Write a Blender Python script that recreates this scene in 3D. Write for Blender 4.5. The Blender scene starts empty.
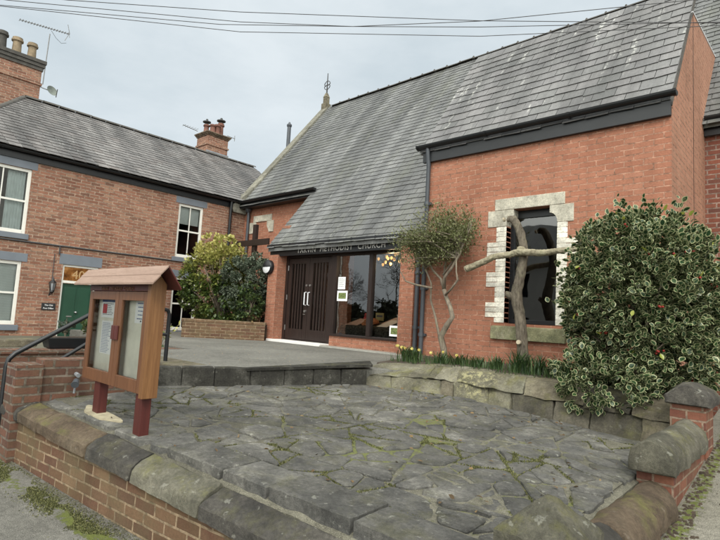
import bpy, bmesh, math, random
import numpy as np
from mathutils import Vector, Matrix, noise
random.seed(7); RNG = np.random.default_rng(7)
S = bpy.context.scene; COL = S.collection
R = math.radians

# ------------------------------------------------------------------ camera, sky, sun, exposure
# x runs along the chapel front, y away from the street, z up; the eye is the origin (about 1.45 m over the pavement)
cam_d = bpy.data.cameras.new('camera'); cam = bpy.data.objects.new('camera', cam_d); COL.objects.link(cam)
cam_d.sensor_width = 36; cam_d.lens = 517.46/720*36; cam_d.clip_start = .05; cam_d.clip_end = 1000
_r = Vector((.74022603, .67007744, .05533213)); _u = Vector((.02207692, -.10647417, .99407035)); _b = Vector((.67199556, -.73461519, -.0936082))
cam.matrix_world = Matrix(((_r.x,_u.x,_b.x,0),(_r.y,_u.y,_b.y,0),(_r.z,_u.z,_b.z,0),(0,0,0,1)))
S.camera = cam
SUN = Vector((.45, -.62, .74)).normalized()
sd = bpy.data.lights.new('sun', 'SUN'); sun = bpy.data.objects.new('sun', sd); COL.objects.link(sun)
sd.energy = 1.5; sd.angle = R(16); sd.color = (1, .95, .87)
sun.rotation_euler = SUN.to_track_quat('Z', 'Y').to_euler(); sun.location = (0, -20, 30)
W = bpy.data.worlds.new('World'); S.world = W; W.use_nodes = True
wn = W.node_tree; wn.nodes.clear()
def wnode(t, **k):
    n = wn.nodes.new(t)
    for a, v in k.items(): setattr(n, a, v)
    return n
sky = wnode('ShaderNodeTexSky', sky_type='NISHITA', sun_disc=False)
sky.sun_elevation = math.asin(SUN.z); sky.sun_rotation = math.atan2(SUN.x, SUN.y)
tc = wnode('ShaderNodeTexCoord'); mp = wnode('ShaderNodeMapping'); mp.inputs['Scale'].default_value = (1, 1, 2.6)
cn = wnode('ShaderNodeTexNoise'); cn.inputs['Scale'].default_value = 3.0; cn.inputs['Detail'].default_value = 7; cn.inputs['Roughness'].default_value = .58
cr = wnode('ShaderNodeValToRGB'); cr.color_ramp.elements[0].position = .32; cr.color_ramp.elements[1].position = .68
cr.color_ramp.elements[0].color = (5.95, 6.75, 7.2, 1); cr.color_ramp.elements[1].color = (7.5, 8.15, 8.5, 1)
mx = wnode('ShaderNodeMix', data_type='RGBA'); mx.inputs[0].default_value = .93
bg = wnode('ShaderNodeBackground'); bg.inputs['Strength'].default_value = .1; wo = wnode('ShaderNodeOutputWorld')
L = wn.links.new
# overcast glow round the sun, high behind the camera, added to brighten the walls
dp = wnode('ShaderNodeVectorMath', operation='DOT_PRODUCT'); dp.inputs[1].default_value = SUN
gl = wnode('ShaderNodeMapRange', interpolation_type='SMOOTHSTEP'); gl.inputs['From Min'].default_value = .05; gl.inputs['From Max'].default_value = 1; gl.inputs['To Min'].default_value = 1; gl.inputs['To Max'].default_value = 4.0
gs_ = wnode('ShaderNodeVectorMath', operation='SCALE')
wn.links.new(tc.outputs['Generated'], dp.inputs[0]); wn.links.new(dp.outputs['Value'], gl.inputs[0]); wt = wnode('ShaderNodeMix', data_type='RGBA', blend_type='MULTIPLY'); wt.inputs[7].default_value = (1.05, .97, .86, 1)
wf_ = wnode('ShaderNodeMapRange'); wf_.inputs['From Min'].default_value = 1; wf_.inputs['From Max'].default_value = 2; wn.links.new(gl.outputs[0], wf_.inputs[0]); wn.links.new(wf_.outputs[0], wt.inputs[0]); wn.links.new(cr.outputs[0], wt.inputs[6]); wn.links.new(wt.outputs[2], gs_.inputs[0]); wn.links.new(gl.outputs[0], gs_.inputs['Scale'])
L(tc.outputs['Generated'], mp.inputs['Vector']); L(mp.outputs[0], cn.inputs['Vector']); L(cn.outputs['Fac'], cr.inputs[0])
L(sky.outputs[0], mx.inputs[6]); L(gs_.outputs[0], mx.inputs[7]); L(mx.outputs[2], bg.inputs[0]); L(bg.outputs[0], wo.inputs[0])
S.view_settings.view_transform = 'Standard'; S.view_settings.look = 'None'; S.view_settings.gamma = 1
S.view_settings.use_curve_mapping = False; S.view_settings.exposure = .12

# ------------------------------------------------------------------ materials
class NT:
    def __init__(s, name):
        s.m = bpy.data.materials.new(name); s.m.use_nodes = True; s.t = s.m.node_tree
        s.b = s.t.nodes['Principled BSDF']; s.out = s.t.nodes['Material Output']
    def n(s, t, ins=None, **k):
        nd = s.t.nodes.new(t)
        for a, v in k.items(): setattr(nd, a, v)
        for a, v in (ins or {}).items():
            if hasattr(v, 'is_linked') or isinstance(v, bpy.types.NodeSocket): s.t.links.new(v, nd.inputs[a])
            else: nd.inputs[a].default_value = v
        return nd
    def l(s, a, b): s.t.links.new(a, b)
    def noise(s, vec, scale, detail=4, rough=.55):
        i = {'Scale': scale, 'Detail': detail, 'Roughness': rough}
        if vec is not None: i['Vector'] = vec
        return s.n('ShaderNodeTexNoise', i).outputs['Fac']
    def ramp(s, fac, stops, interp='LINEAR'):
        nd = s.n('ShaderNodeValToRGB', {'Fac': fac}); e = nd.color_ramp.elements; nd.color_ramp.interpolation = interp
        while len(e) < len(stops): e.new(.5)
        for q, (p, c) in zip(e, stops):
            q.position = p; q.color = (c, c, c, 1) if isinstance(c, (int, float)) else (*c, 1)
        return nd.outputs['Color']
    def mix(s, fac, a, b, bt='MIX'):
        nd = s.n('ShaderNodeMix', data_type='RGBA', blend_type=bt); nd.clamp_factor = True
        for i, v in ((0, fac), (6, a), (7, b)):
            if isinstance(v, bpy.types.NodeSocket): s.l(v, nd.inputs[i])
            else: nd.inputs[i].default_value = v if i == 0 else (*v, 1)
        return nd.outputs[2]
    def math(s, op, a, b=0.0):
        nd = s.n('ShaderNodeMath', operation=op)
        for i, v in ((0, a), (1, b)):
            if isinstance(v, bpy.types.NodeSocket): s.l(v, nd.inputs[i])
            else: nd.inputs[i].default_value = v
        return nd.outputs[0]
    def tc(s, what='Object'): return s.n('ShaderNodeTexCoord').outputs[what]
    def pos(s): return s.n('ShaderNodeNewGeometry').outputs['Position']
    def map(s, vec, scale=(1,1,1), loc=(0,0,0)):
        return s.n('ShaderNodeMapping', {'Vector': vec, 'Scale': scale, 'Location': loc}).outputs[0]
    def attr(s, name): return s.n('ShaderNodeAttribute', attribute_name=name).outputs['Fac']
    def nz(s):
        sx = s.n('ShaderNodeSeparateXYZ', {0: s.n('ShaderNodeNewGeometry').outputs['Normal']}); return sx.outputs['Z']
    def bump(s, h, strength=.4, dist=.01):
        nd = s.n('ShaderNodeBump', {'Height': h, 'Strength': strength, 'Distance': dist}); s.l(nd.outputs[0], s.b.inputs['Normal'])
    def done(s, col=None, rough=.8, spec=None, metal=None):
        if col is not None:
            if isinstance(col, bpy.types.NodeSocket): s.l(col, s.b.inputs['Base Color'])
            else: s.b.inputs['Base Color'].default_value = (*col, 1)
        if isinstance(rough, bpy.types.NodeSocket): s.l(rough, s.b.inputs['Roughness'])
        else: s.b.inputs['Roughness'].default_value = rough
        if spec is not None: s.b.inputs['Specular IOR Level'].default_value = spec
        if metal is not None: s.b.inputs['Metallic'].default_value = metal
        return s.m

def m_plain(name, col, rough=.6, var=.12, scale=9, bump=.0, spec=None, metal=None):
    t = NT(name); p = t.pos(); f = t.noise(p, scale, 5)
    lo = tuple(c*(1-var) for c in col); hi = tuple(min(1, c*(1+var)) for c in col)
    c = t.ramp(f, [(.3, lo), (.7, hi)])
    if bump: t.bump(t.noise(p, scale*8, 3), bump, .004)
    return t.done(c, rough, spec, metal)

def m_brick(name, cols, mortar, bw=.225, rh=.075, ms=.010, soot=.25, moss=0., smooth=.1):
    t = NT(name); uv = t.tc('UV')
    wob = t.n('ShaderNodeTexNoise', {'Vector': uv, 'Scale': 7., 'Detail': 2}).outputs['Color']
    w2 = t.n('ShaderNodeVectorMath', {0: wob, 1: (.5, .5, .5)}, operation='SUBTRACT').outputs[0]
    w3 = t.n('ShaderNodeVectorMath', {0: w2, 'Scale': .011}, operation='SCALE').outputs[0]
    v = t.n('ShaderNodeVectorMath', {0: uv, 1: w3}, operation='ADD').outputs[0]
    def bt():
        nd = t.n('ShaderNodeTexBrick', {'Vector': v, 'Color1': (0,0,0,1), 'Color2': (1,1,1,1), 'Mortar': (.5,.5,.5,1), 'Scale': 1, 'Mortar Size': ms,
                                      'Mortar Smooth': smooth, 'Bias': 0, 'Brick Width': bw, 'Row Height': rh}); nd.offset = .5; return nd
    b = bt(); rnd = b.outputs['Color']; fac = b.outputs['Fac']
    k = len(cols); c = t.ramp(rnd, [(i/(k-1), cc) for i, cc in enumerate(cols)])
    g = t.noise(v, 45, 5, .7)
    c = t.mix(.55, c, t.ramp(g, [(.25, .55), (.75, 1.25)]), 'MULTIPLY')
    big = t.noise(v, .9, 5, .6)
    c = t.mix(soot, c, t.ramp(big, [(.3, .45), (.7, 1.1)]), 'MULTIPLY')
    mo = t.mix(t.ramp(t.noise(v, 11, 5, .75), [(.38, 0.), (.62, 1.)]), tuple(x*.6 for x in mortar), tuple(x*1.65 for x in mortar))
    c = t.mix(fac, c, mo)
    run = t.noise(t.map(uv, (3.2, .28, 1)), 1.3, 6, .65); c = t.mix(soot, c, t.ramp(run, [(.30, .55), (.52, 1.05), (.75, 1.15)]), 'MULTIPLY')
    pale = t.math('MULTIPLY', t.ramp(t.noise(v, 5.5, 6, .72), [(.58, 0.), (.78, 1.)]), .30)
    c = t.mix(pale, c, tuple(min(.8, x*1.25) for x in mortar))
    if moss:
        ms_ = t.math('MULTIPLY', t.ramp(t.noise(v, 2.4, 6, .7), [(.45, 0.), (.7, 1.)]), moss)
        c = t.mix(ms_, c, (.11, .105, .055))
    h = t.math('SUBTRACT', t.math('MULTIPLY', g, .35), fac)
    t.bump(h, 1., .011)
    return t.done(c, .88, .25)

def m_stone(name, cols, moss=.5, mosscol=(.16,.155,.05), scale=3., lichen=.3, bump=.6, spots=None):
    t = NT(name); p = t.pos()
    f = t.noise(p, scale, 7, .65); k = len(cols)
    c = t.ramp(f, [(.28 + .44*i/(k-1), cc) for i, cc in enumerate(cols)])
    c = t.mix(.5, c, t.ramp(t.attr('rnd'), [(0, .62), (1, 1.3)]), 'MULTIPLY')
    fine = t.noise(p, scale*16, 6, .7)
    c = t.mix(.6, c, t.ramp(fine, [(.3, .55), (.7, 1.3)]), 'MULTIPLY')
    up = t.ramp(t.nz(), [(.15, 0.), (.75, 1.)])
    mm = t.math('MULTIPLY', t.ramp(t.noise(p, 4.2, 6, .72), [(.5, 0.), (.66, 1.)]), t.math('MULTIPLY', up, moss))
    c = t.mix(mm, c, mosscol)
    li = t.math('MULTIPLY', t.ramp(t.noise(p, 17, 3, .6), [(.64, 0.), (.70, 1.)]), lichen)
    c = t.mix(li, c, (.46, .46, .40))
    if spots:
        y = t.n('ShaderNodeVectorMath', {0: p, 1: spots[0]}, operation='DISTANCE').outputs['Value']
        near = t.ramp(y, [(spots[1]*.4, 1.), (spots[1], 0.)])
        ye = t.math('MULTIPLY', t.ramp(t.noise(p, 16, 6, .75), [(.50, 0.), (.58, .85)]), near)
        c = t.mix(ye, c, (.42, .39, .22))
    gn = t.noise(p, scale*70, 4, .8); c = t.mix(.5, c, t.ramp(gn, [(.32, .6), (.68, 1.55)]), 'MULTIPLY')
    wea = t.noise(p, scale*1.9, 6, .75); c = t.mix(.65, c, t.ramp(wea, [(.34, .62), (.62, 1.55)]), 'MULTIPLY')
    t.bump(t.math('ADD', t.math('ADD', fine, t.math('MULTIPLY', gn, .9)), t.math('MULTIPLY', wea, 1.6)), min(1., bump*1.6), .016)
    return t.done(c, t.ramp(f, [(.3, .72), (.7, .95)]), .3)

def m_slate(name, cols, streak=.45, lich=.25, moss=.0):
    t = NT(name); p = t.pos(); uv = t.tc('UV')
    k = len(cols); c = t.ramp(t.attr('rnd'), [(i/(k-1), cc) for i, cc in enumerate(cols)])
    big = t.noise(t.map(uv, (1.5, .22, 1)), 1.1, 5, .62)
    c = t.mix(.85, c, t.ramp(big, [(.34, .48), (.50, .95), (.64, 1.45)]), 'MULTIPLY')
    c = t.mix(.5, c, t.ramp(t.noise(t.map(uv, (1, .4, 1)), 38, 5, .7), [(.3, .6), (.7, 1.3)]), 'MULTIPLY')
    s1 = t.ramp(t.noise(t.map(uv, (6.5, .8, 1)), 1., 3, .5), [(.60, 0.), (.68, 1.)])
    s2 = t.ramp(t.noise(t.map(uv, (24, 9, 1)), 1., 4, .7), [(.47, 0.), (.60, 1.)])
    c = t.mix(t.math('MULTIPLY', t.math('MULTIPLY', s1, s2), streak), c, (.50, .50, .47))
    li = t.math('MULTIPLY', t.ramp(t.noise(p, 21, 3, .6), [(.67, 0.), (.72, 1.)]), lich)
    c = t.mix(li, c, (.45, .45, .41))
    if moss: c = t.mix(t.math('MULTIPLY', t.ramp(t.noise(t.map(uv, (1, .3, 1)), 1.7, 5, .7), [(.5, 0.), (.68, 1.)]), moss), c, (.115, .12, .075))
    t.bump(t.noise(t.map(uv, (1, .5, 1)), 30, 5, .7), .35, .006)
    return t.done(c, t.ramp(big, [(.3, .5), (.7, .72)]), .45)

def m_asphalt(name, lo, hi, mosscol=(.10, .115, .03)):
    t = NT(name); p = t.pos()
    f = t.noise(p, 1.1, 6, .62); c = t.ramp(f, [(.3, lo), (.7, hi)])
    c = t.mix(.6, c, t.ramp(t.noise(t.map(p, (1, 1, 1), (3, 7, 0)), .55, 7, .7), [(.36, .62), (.5, 1.), (.66, 1.22)]), 'MULTIPLY')
    c = t.mix(.7, c, t.ramp(t.noise(p, 19, 6, .8), [(.36, .62), (.5, 1.), (.64, 1.35)]), 'MULTIPLY')
    sp = t.n('ShaderNodeTexVoronoi', {'Vector': p, 'Scale': 130.})
    c = t.mix(.55, c, t.ramp(sp.outputs['Distance'], [(.1, 1.45), (.55, .6)]), 'MULTIPLY')
    c = t.mix(.5, c, t.ramp(t.noise(p, 210, 3, .8), [(.38, .35), (.62, 1.75)]), 'MULTIPLY')
    c = t.mix(t.math('MULTIPLY', t.ramp(t.noise(p, 5, 6, .75), [(.6, 0.), (.72, 1.)]), .4), c, tuple(x*1.5 for x in hi))
    a = t.attr('moss'); mm = t.ramp(t.math('ADD', a, t.math('MULTIPLY', t.math('SUBTRACT', t.noise(p, 22, 6, .75), .5), 1.6)), [(.48, 0.), (.62, 1.)])
    c = t.mix(mm, c, t.mix(t.noise(p, 60, 4, .7), tuple(x*.55 for x in mosscol), tuple(x*1.5 for x in mosscol)))
    t.bump(t.math('ADD', sp.outputs['Distance'], t.math('MULTIPLY', mm, .8)), .6, .006)
    return t.done(c, .9, .25)

def m_wood(name, a, b, axis=(14, 14, 1.1), rough=.5, spec=.4):
    t = NT(name); p = t.pos()
    f = t.noise(t.map(p, axis), 2.4, 6, .62); c = t.ramp(f, [(.25, a), (.5, tuple((x+y)/2 for x, y in zip(a, b))), (.72, b)])
    g = t.noise(t.map(p, tuple(q*6 for q in axis)), 3, 4, .7)
    c = t.mix(.4, c, t.ramp(g, [(.3, .6), (.7, 1.25)]), 'MULTIPLY')
    t.bump(g, .2, .003)
    return t.done(c, rough, spec)

def m_bark(name, a, b, moss=.3):
    t = NT(name); p = t.pos()
    f = t.noise(t.map(p, (1, 1, .35)), 22, 6, .7); c = t.ramp(f, [(.3, a), (.7, b)])
    c = t.mix(t.math('MULTIPLY', t.ramp(t.noise(p, 6, 5, .7), [(.5, 0.), (.65, 1.)]), moss), c, (.25, .25, .15))
    t.bump(f, .9, .015)
    return t.done(c, .9, .2)

def m_leaf(name, cols, rim=None, rough=.35, trans=.18):
    t = NT(name); k = len(cols); c = t.ramp(t.attr('rnd'), [(i/(k-1), cc) for i, cc in enumerate(cols)])
    if rim is not None: c = t.mix(t.ramp(t.attr('rim'), [(.35, 0.), (.55, 1.)]), c, rim)
    c = t.mix(.35, c, t.ramp(t.noise(t.pos(), 60, 3), [(.3, .65), (.7, 1.25)]), 'MULTIPLY')
    t.done(c, rough, .4)
    tr = t.n('ShaderNodeBsdfTranslucent'); t.l(c, tr.inputs['Color'])
    mx = t.n('ShaderNodeMixShader', {0: trans}); t.l(t.b.outputs[0], mx.inputs[1]); t.l(tr.outputs[0], mx.inputs[2]); t.l(mx.outputs[0], t.out.inputs[0])
    return t.m

def m_glass(name, tint=(.86, .90, .89), gain=1.0, ior=1.52):
    t = NT(name); t.t.nodes.remove(t.b)
    tr = t.n('ShaderNodeBsdfTransparent', {'Color': (*tint, 1)})
    gl = t.n('ShaderNodeBsdfGlossy', {'Roughness': .015, 'Color': (gain, gain, gain, 1)})
    wob = t.n('ShaderNodeBump', {'Height': t.noise(t.pos(), 1.6, 2), 'Strength': .05, 'Distance': .05}); t.l(wob.outputs[0], gl.inputs['Normal'])
    fr = t.n('ShaderNodeFresnel', {'IOR': ior}); mx = t.n('ShaderNodeMixShader', {0: fr.outputs[0]})
    t.l(tr.outputs[0], mx.inputs[1]); t.l(gl.outputs[0], mx.inputs[2]); t.l(mx.outputs[0], t.out.inputs[0])
    return t.m

def m_emit(name, col, s):
    t = NT(name); t.b.inputs['Emission Color'].default_value = (*col, 1); t.b.inputs['Emission Strength'].default_value = s
    return t.done(col, .5)

def m_hall(name):
    t = NT(name); f = t.noise(t.map(t.pos(), (1, 3.2, 3.2)), 1.6, 3, .5); c = t.ramp(f, [(.35, (.10,.035,.015)), (.5, (.55,.22,.06)), (.62, (.9,.45,.16))])
    t.l(c, t.b.inputs['Emission Color']); t.b.inputs['Emission Strength'].default_value = .42  # warm light of the hall painted in as the wall's own glow
    return t.done(c, .8)

M = dict(
 chapel_brick=m_brick('chapel_brick', [(.355,.150,.095),(.39,.171,.109),(.375,.16,.101),(.415,.190,.124),(.385,.167,.106),(.335,.14,.089)], (.31,.17,.118), soot=.34, ms=.008),
 end_brick=m_brick('end_brick', [(.35,.175,.115),(.41,.212,.142),(.38,.19,.127)], (.25,.145,.10), soot=.35, ms=.009),
 old_brick=m_brick('old_brick', [(.22,.10,.068),(.29,.138,.092),(.34,.165,.112),(.27,.138,.098),(.39,.225,.152),(.19,.098,.07),(.31,.15,.10)], (.28,.20,.15), soot=.35, ms=.010),
 nave_brick=m_brick('nave_brick', [(.19,.068,.048),(.26,.09,.058),(.15,.065,.05),(.30,.11,.07)], (.22,.16,.13), soot=.35),
 wall_brick=m_brick('wall_brick', [(.125,.07,.042),(.155,.092,.054),(.185,.112,.066),(.145,.074,.048),(.11,.064,.043),(.20,.125,.074)], (.205,.15,.098), soot=.45, moss=.5, ms=.008),
 red_wall_brick=m_brick('red_wall_brick', [(.17,.066,.046),(.215,.085,.056),(.145,.06,.046),(.24,.10,.065)], (.19,.135,.10), soot=.4, moss=.25, ms=.008),
 steps_brick=m_brick('steps_brick', [(.085,.046,.036),(.135,.066,.047),(.175,.083,.056),(.11,.06,.047)], (.13,.105,.085), soot=.45, moss=.3),
 sandstone=m_stone('sandstone', [(.14,.13,.095),(.24,.225,.17),(.33,.315,.25)], moss=.55, lichen=.35, spots=((-3.12,5.5,-.62), .36)),
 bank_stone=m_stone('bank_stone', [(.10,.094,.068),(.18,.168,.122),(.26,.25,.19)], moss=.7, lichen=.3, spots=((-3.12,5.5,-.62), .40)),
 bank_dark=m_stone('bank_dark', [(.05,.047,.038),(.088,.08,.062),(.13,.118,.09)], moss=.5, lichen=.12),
 verge_stone=m_stone('verge_stone', [(.12,.115,.095),(.19,.182,.15),(.25,.24,.20)], moss=.2, lichen=.3),
 dark_sandstone=m_stone('dark_sandstone', [(.085,.075,.055),(.16,.14,.10),(.21,.19,.135)], moss=.55, lichen=.2),
 coping_dark=m_stone('coping_dark', [(.042,.039,.036),(.080,.074,.066),(.15,.137,.115)], moss=.25, lichen=.35),
 coping_brown=m_stone('coping_brown', [(.075,.052,.036),(.135,.10,.068),(.19,.15,.105)], moss=.75, lichen=.15),
 coping_mossy=m_stone('coping_mossy', [(.08,.076,.06),(.15,.142,.108),(.245,.23,.18)], moss=.75, lichen=.35),
 kerb_stone=m_stone('kerb_stone', [(.020,.019,.017),(.042,.040,.034),(.13,.126,.11)], moss=.25, lichen=.15),
 flag=m_stone('flag', [(.062,.061,.058),(.112,.110,.103),(.162,.157,.143),(.31,.30,.265)], moss=.25, scale=2.6, lichen=.40, bump=.75),
 dressed=m_stone('dressed_stone', [(.30,.28,.23),(.40,.375,.31),(.47,.445,.38)], moss=0, lichen=.1, bump=.3),
 sill_stone=m_stone('sill_stone', [(.15,.155,.09),(.23,.225,.13),(.33,.30,.22)], moss=.5, lichen=.2, bump=.4),
 slate_new=m_slate('slate_new', [(.108,.107,.109),(.142,.138,.140),(.128,.128,.128),(.158,.153,.154),(.118,.119,.118)], .75, .3),
 slate_old=m_slate('slate_old', [(.104,.106,.107),(.130,.132,.132),(.117,.119,.118),(.143,.144,.143)], .32, .3, .35),
 slate_house=m_slate('slate_house', [(.10,.095,.093),(.145,.137,.134),(.125,.119,.117),(.17,.161,.157),(.11,.098,.094)], .35, .6),
 asphalt=m_asphalt('asphalt', (.15,.146,.132), (.205,.20,.178)),
 pavement=m_asphalt('pavement', (.135,.13,.115), (.195,.188,.168)),
 side_path=m_asphalt('side_path', (.17,.16,.13), (.24,.225,.19)),
 mortar=m_asphalt('mortar', (.085,.08,.062), (.19,.18,.14), (.125,.135,.05)),
 soil=m_plain('soil', (.055,.04,.028), .95, .5, 14, .8),
 earth=m_plain('earth', (.09,.085,.06), .95, .3, .5),
 black=m_plain('black_plastic', (.008,.009,.011), .38, .2, 6),
 fascia=m_plain('fascia_paint', (.017,.019,.022), .45, .15, 5),
 lintel=m_plain('grey_paint', (.15,.17,.20), .55, .08, 5),
 white=m_plain('white_paint', (.72,.71,.66), .45, .05, 7),
 white_brick=m_stone('white_brick', [(.56,.53,.45),(.68,.65,.57),(.76,.73,.66)], moss=0, lichen=0, bump=.25),
 step_white=m_plain('step_white', (.74,.73,.71), .6, .06, 9),
 concrete=m_plain('concrete', (.30,.295,.265), .85, .15, 9, .4),
 door_wood=m_wood('door_wood', (.016,.010,.009), (.032,.020,.017), rough=.4),
 green_door=m_plain('green_paint', (.018,.062,.038), .35, .1, 4),
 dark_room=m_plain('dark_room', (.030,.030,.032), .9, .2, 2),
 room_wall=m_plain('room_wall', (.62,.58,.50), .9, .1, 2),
 oak=m_wood('oak', (.125,.054,.020), (.235,.115,.046), (20, 20, .9), .42),
 brown_frame=m_wood('brown_frame', (.10,.042,.020), (.17,.075,.036), (16, 16, 1.2), .42),
 post_wood=m_wood('post_wood', (.060,.014,.012), (.095,.022,.018), (16, 16, 1.), .45),
 board_roof=m_wood('board_roof', (.235,.16,.125), (.33,.235,.19), (1.2, 9, 9), .75, .2),
 pinboard=m_plain('pinboard', (.74,.72,.63), .9, .10, 6),
 paper=m_plain('paper', (.86,.86,.87), .8, .02, 5), ink=m_plain('ink', (.14,.15,.18), .8, .1, 9),
 blue_ink=m_plain('blue_ink', (.10,.14,.30), .8), red_ink=m_plain('red_print', (.45,.07,.08), .7, .3, 20), green_print=m_plain('green_print', (.15,.19,.06), .7, .7, 38),
 yellow_paper=m_plain('yellow_paper', (.50,.46,.22), .8, .1, 9), pink_paper=m_plain('pink_paper', (.60,.44,.40), .8, .1, 9), orange_cloth=m_plain('orange_cloth', (.45,.19,.09), .8, .4, 22),
 floral=m_plain('floral_cloth', (.055,.055,.05), .9, .95, 26), wood_mid=m_wood('wood_mid', (.10,.06,.03), (.16,.10,.055)),
 lead=m_plain('lead', (.22,.23,.245), .5, .2, 7), lead_bright=m_plain('lead_bright', (.62,.63,.65), .5, .12, 9), steel=m_plain('steel', (.5,.5,.5), .3, .05, 4, metal=.9), pipe_grey=m_plain('pipe_grey', (.06,.068,.08), .4, .12, 6),
 clay=m_plain('clay_pot', (.26,.20,.13), .85, .35, 6, .3), clay_dark=m_plain('clay_dark', (.07,.065,.058), .85, .3, 6, .3), clay_red=m_plain('clay_red', (.17,.075,.055), .85, .3, 6, .3),
 wire=m_plain('wire', (.05,.05,.055), .6), alum=m_plain('alum', (.20,.20,.20), .5, .1, 6, metal=.3), iron=m_plain('iron', (.035,.035,.035), .6),
 dish=m_plain('dish', (.16,.18,.16), .6, .2, 9),
 bark=m_bark('bark', (.035,.029,.022), (.21,.18,.14), .3), bark_pale=m_bark('bark_pale', (.14,.12,.08), (.40,.36,.26), .35), cut_wood=m_plain('cut_wood', (.38,.33,.24), .85, .15, 20),
 bark_shrub=m_bark('bark_shrub', (.11,.085,.065), (.30,.255,.20), .3), bark_tree=m_bark('bark_tree', (.03,.026,.02), (.07,.06,.048), .2),
 holly=m_leaf('holly', [(.010,.030,.012),(.019,.048,.017),(.037,.073,.024),(.024,.052,.02)], (.37,.38,.21), .34, .10),
 holly_young=m_leaf('holly_young', [(.22,.26,.04),(.32,.34,.06)], None, .3),
 berry=m_plain('berry', (.24,.016,.012), .25),
 olive=m_leaf('olive', [(.085,.10,.036),(.15,.165,.066),(.22,.225,.11),(.115,.13,.05)], None, .5, .25),
 yellow_leaf=m_leaf('yellow_leaf', [(.040,.070,.018),(.10,.135,.03),(.27,.27,.07),(.44,.41,.13)], None, .4),
 green_leaf=m_leaf('green_leaf', [(.028,.05,.022),(.05,.08,.032),(.085,.12,.04),(.13,.17,.05)], None, .4),
 grey_leaf=m_leaf('grey_leaf', [(.022,.038,.024),(.045,.065,.045),(.075,.098,.07),(.035,.055,.032)], (.22,.25,.18), .35),
 blade=m_leaf('blade', [(.030,.062,.025),(.05,.09,.03),(.085,.13,.042)], None, .45, .25),
 moss=m_leaf('moss_leaf', [(.05,.055,.02),(.105,.112,.04),(.21,.205,.085)], None, .8, .2),
 petal=m_plain('petal', (.52,.44,.12), .6, .1, 20), dry_leaf=m_leaf('dry_leaf', [(.06,.04,.02),(.14,.09,.045),(.22,.15,.07)], None, .8),
 far_leaf=m_leaf('far_leaf', [(.012,.018,.008),(.028,.036,.016),(.04,.05,.024)], None, .7),
 render_wall=m_plain('render_wall', (.40,.39,.36), .9, .08, 2), curtain=m_plain('curtain', (.62,.67,.66), .9, .1, 6), blind=m_plain('blind', (.70,.72,.71), .85, .06, 4),
 glass=m_glass('glass', gain=.85), glass_door=m_glass('glass_door', gain=.8), shop_glass=m_glass('shop_glass', (.78,.80,.79), gain=1., ior=2.25), board_glass=m_glass('board_glass', (.93,.95,.94), gain=.8),
 lamp_white=m_plain('lamp_white', (.72,.73,.76), .35, .03), glow=m_emit('glow', (1., .60, .20), .38), room_glow=m_hall('room_glow'), num=m_plain('gilt', (.42,.27,.13), .4),
 letter=m_plain('letter', (.46,.45,.43), .4, .15, 30), plaque=m_plain('plaque', (.015,.016,.018), .5),
)

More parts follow.
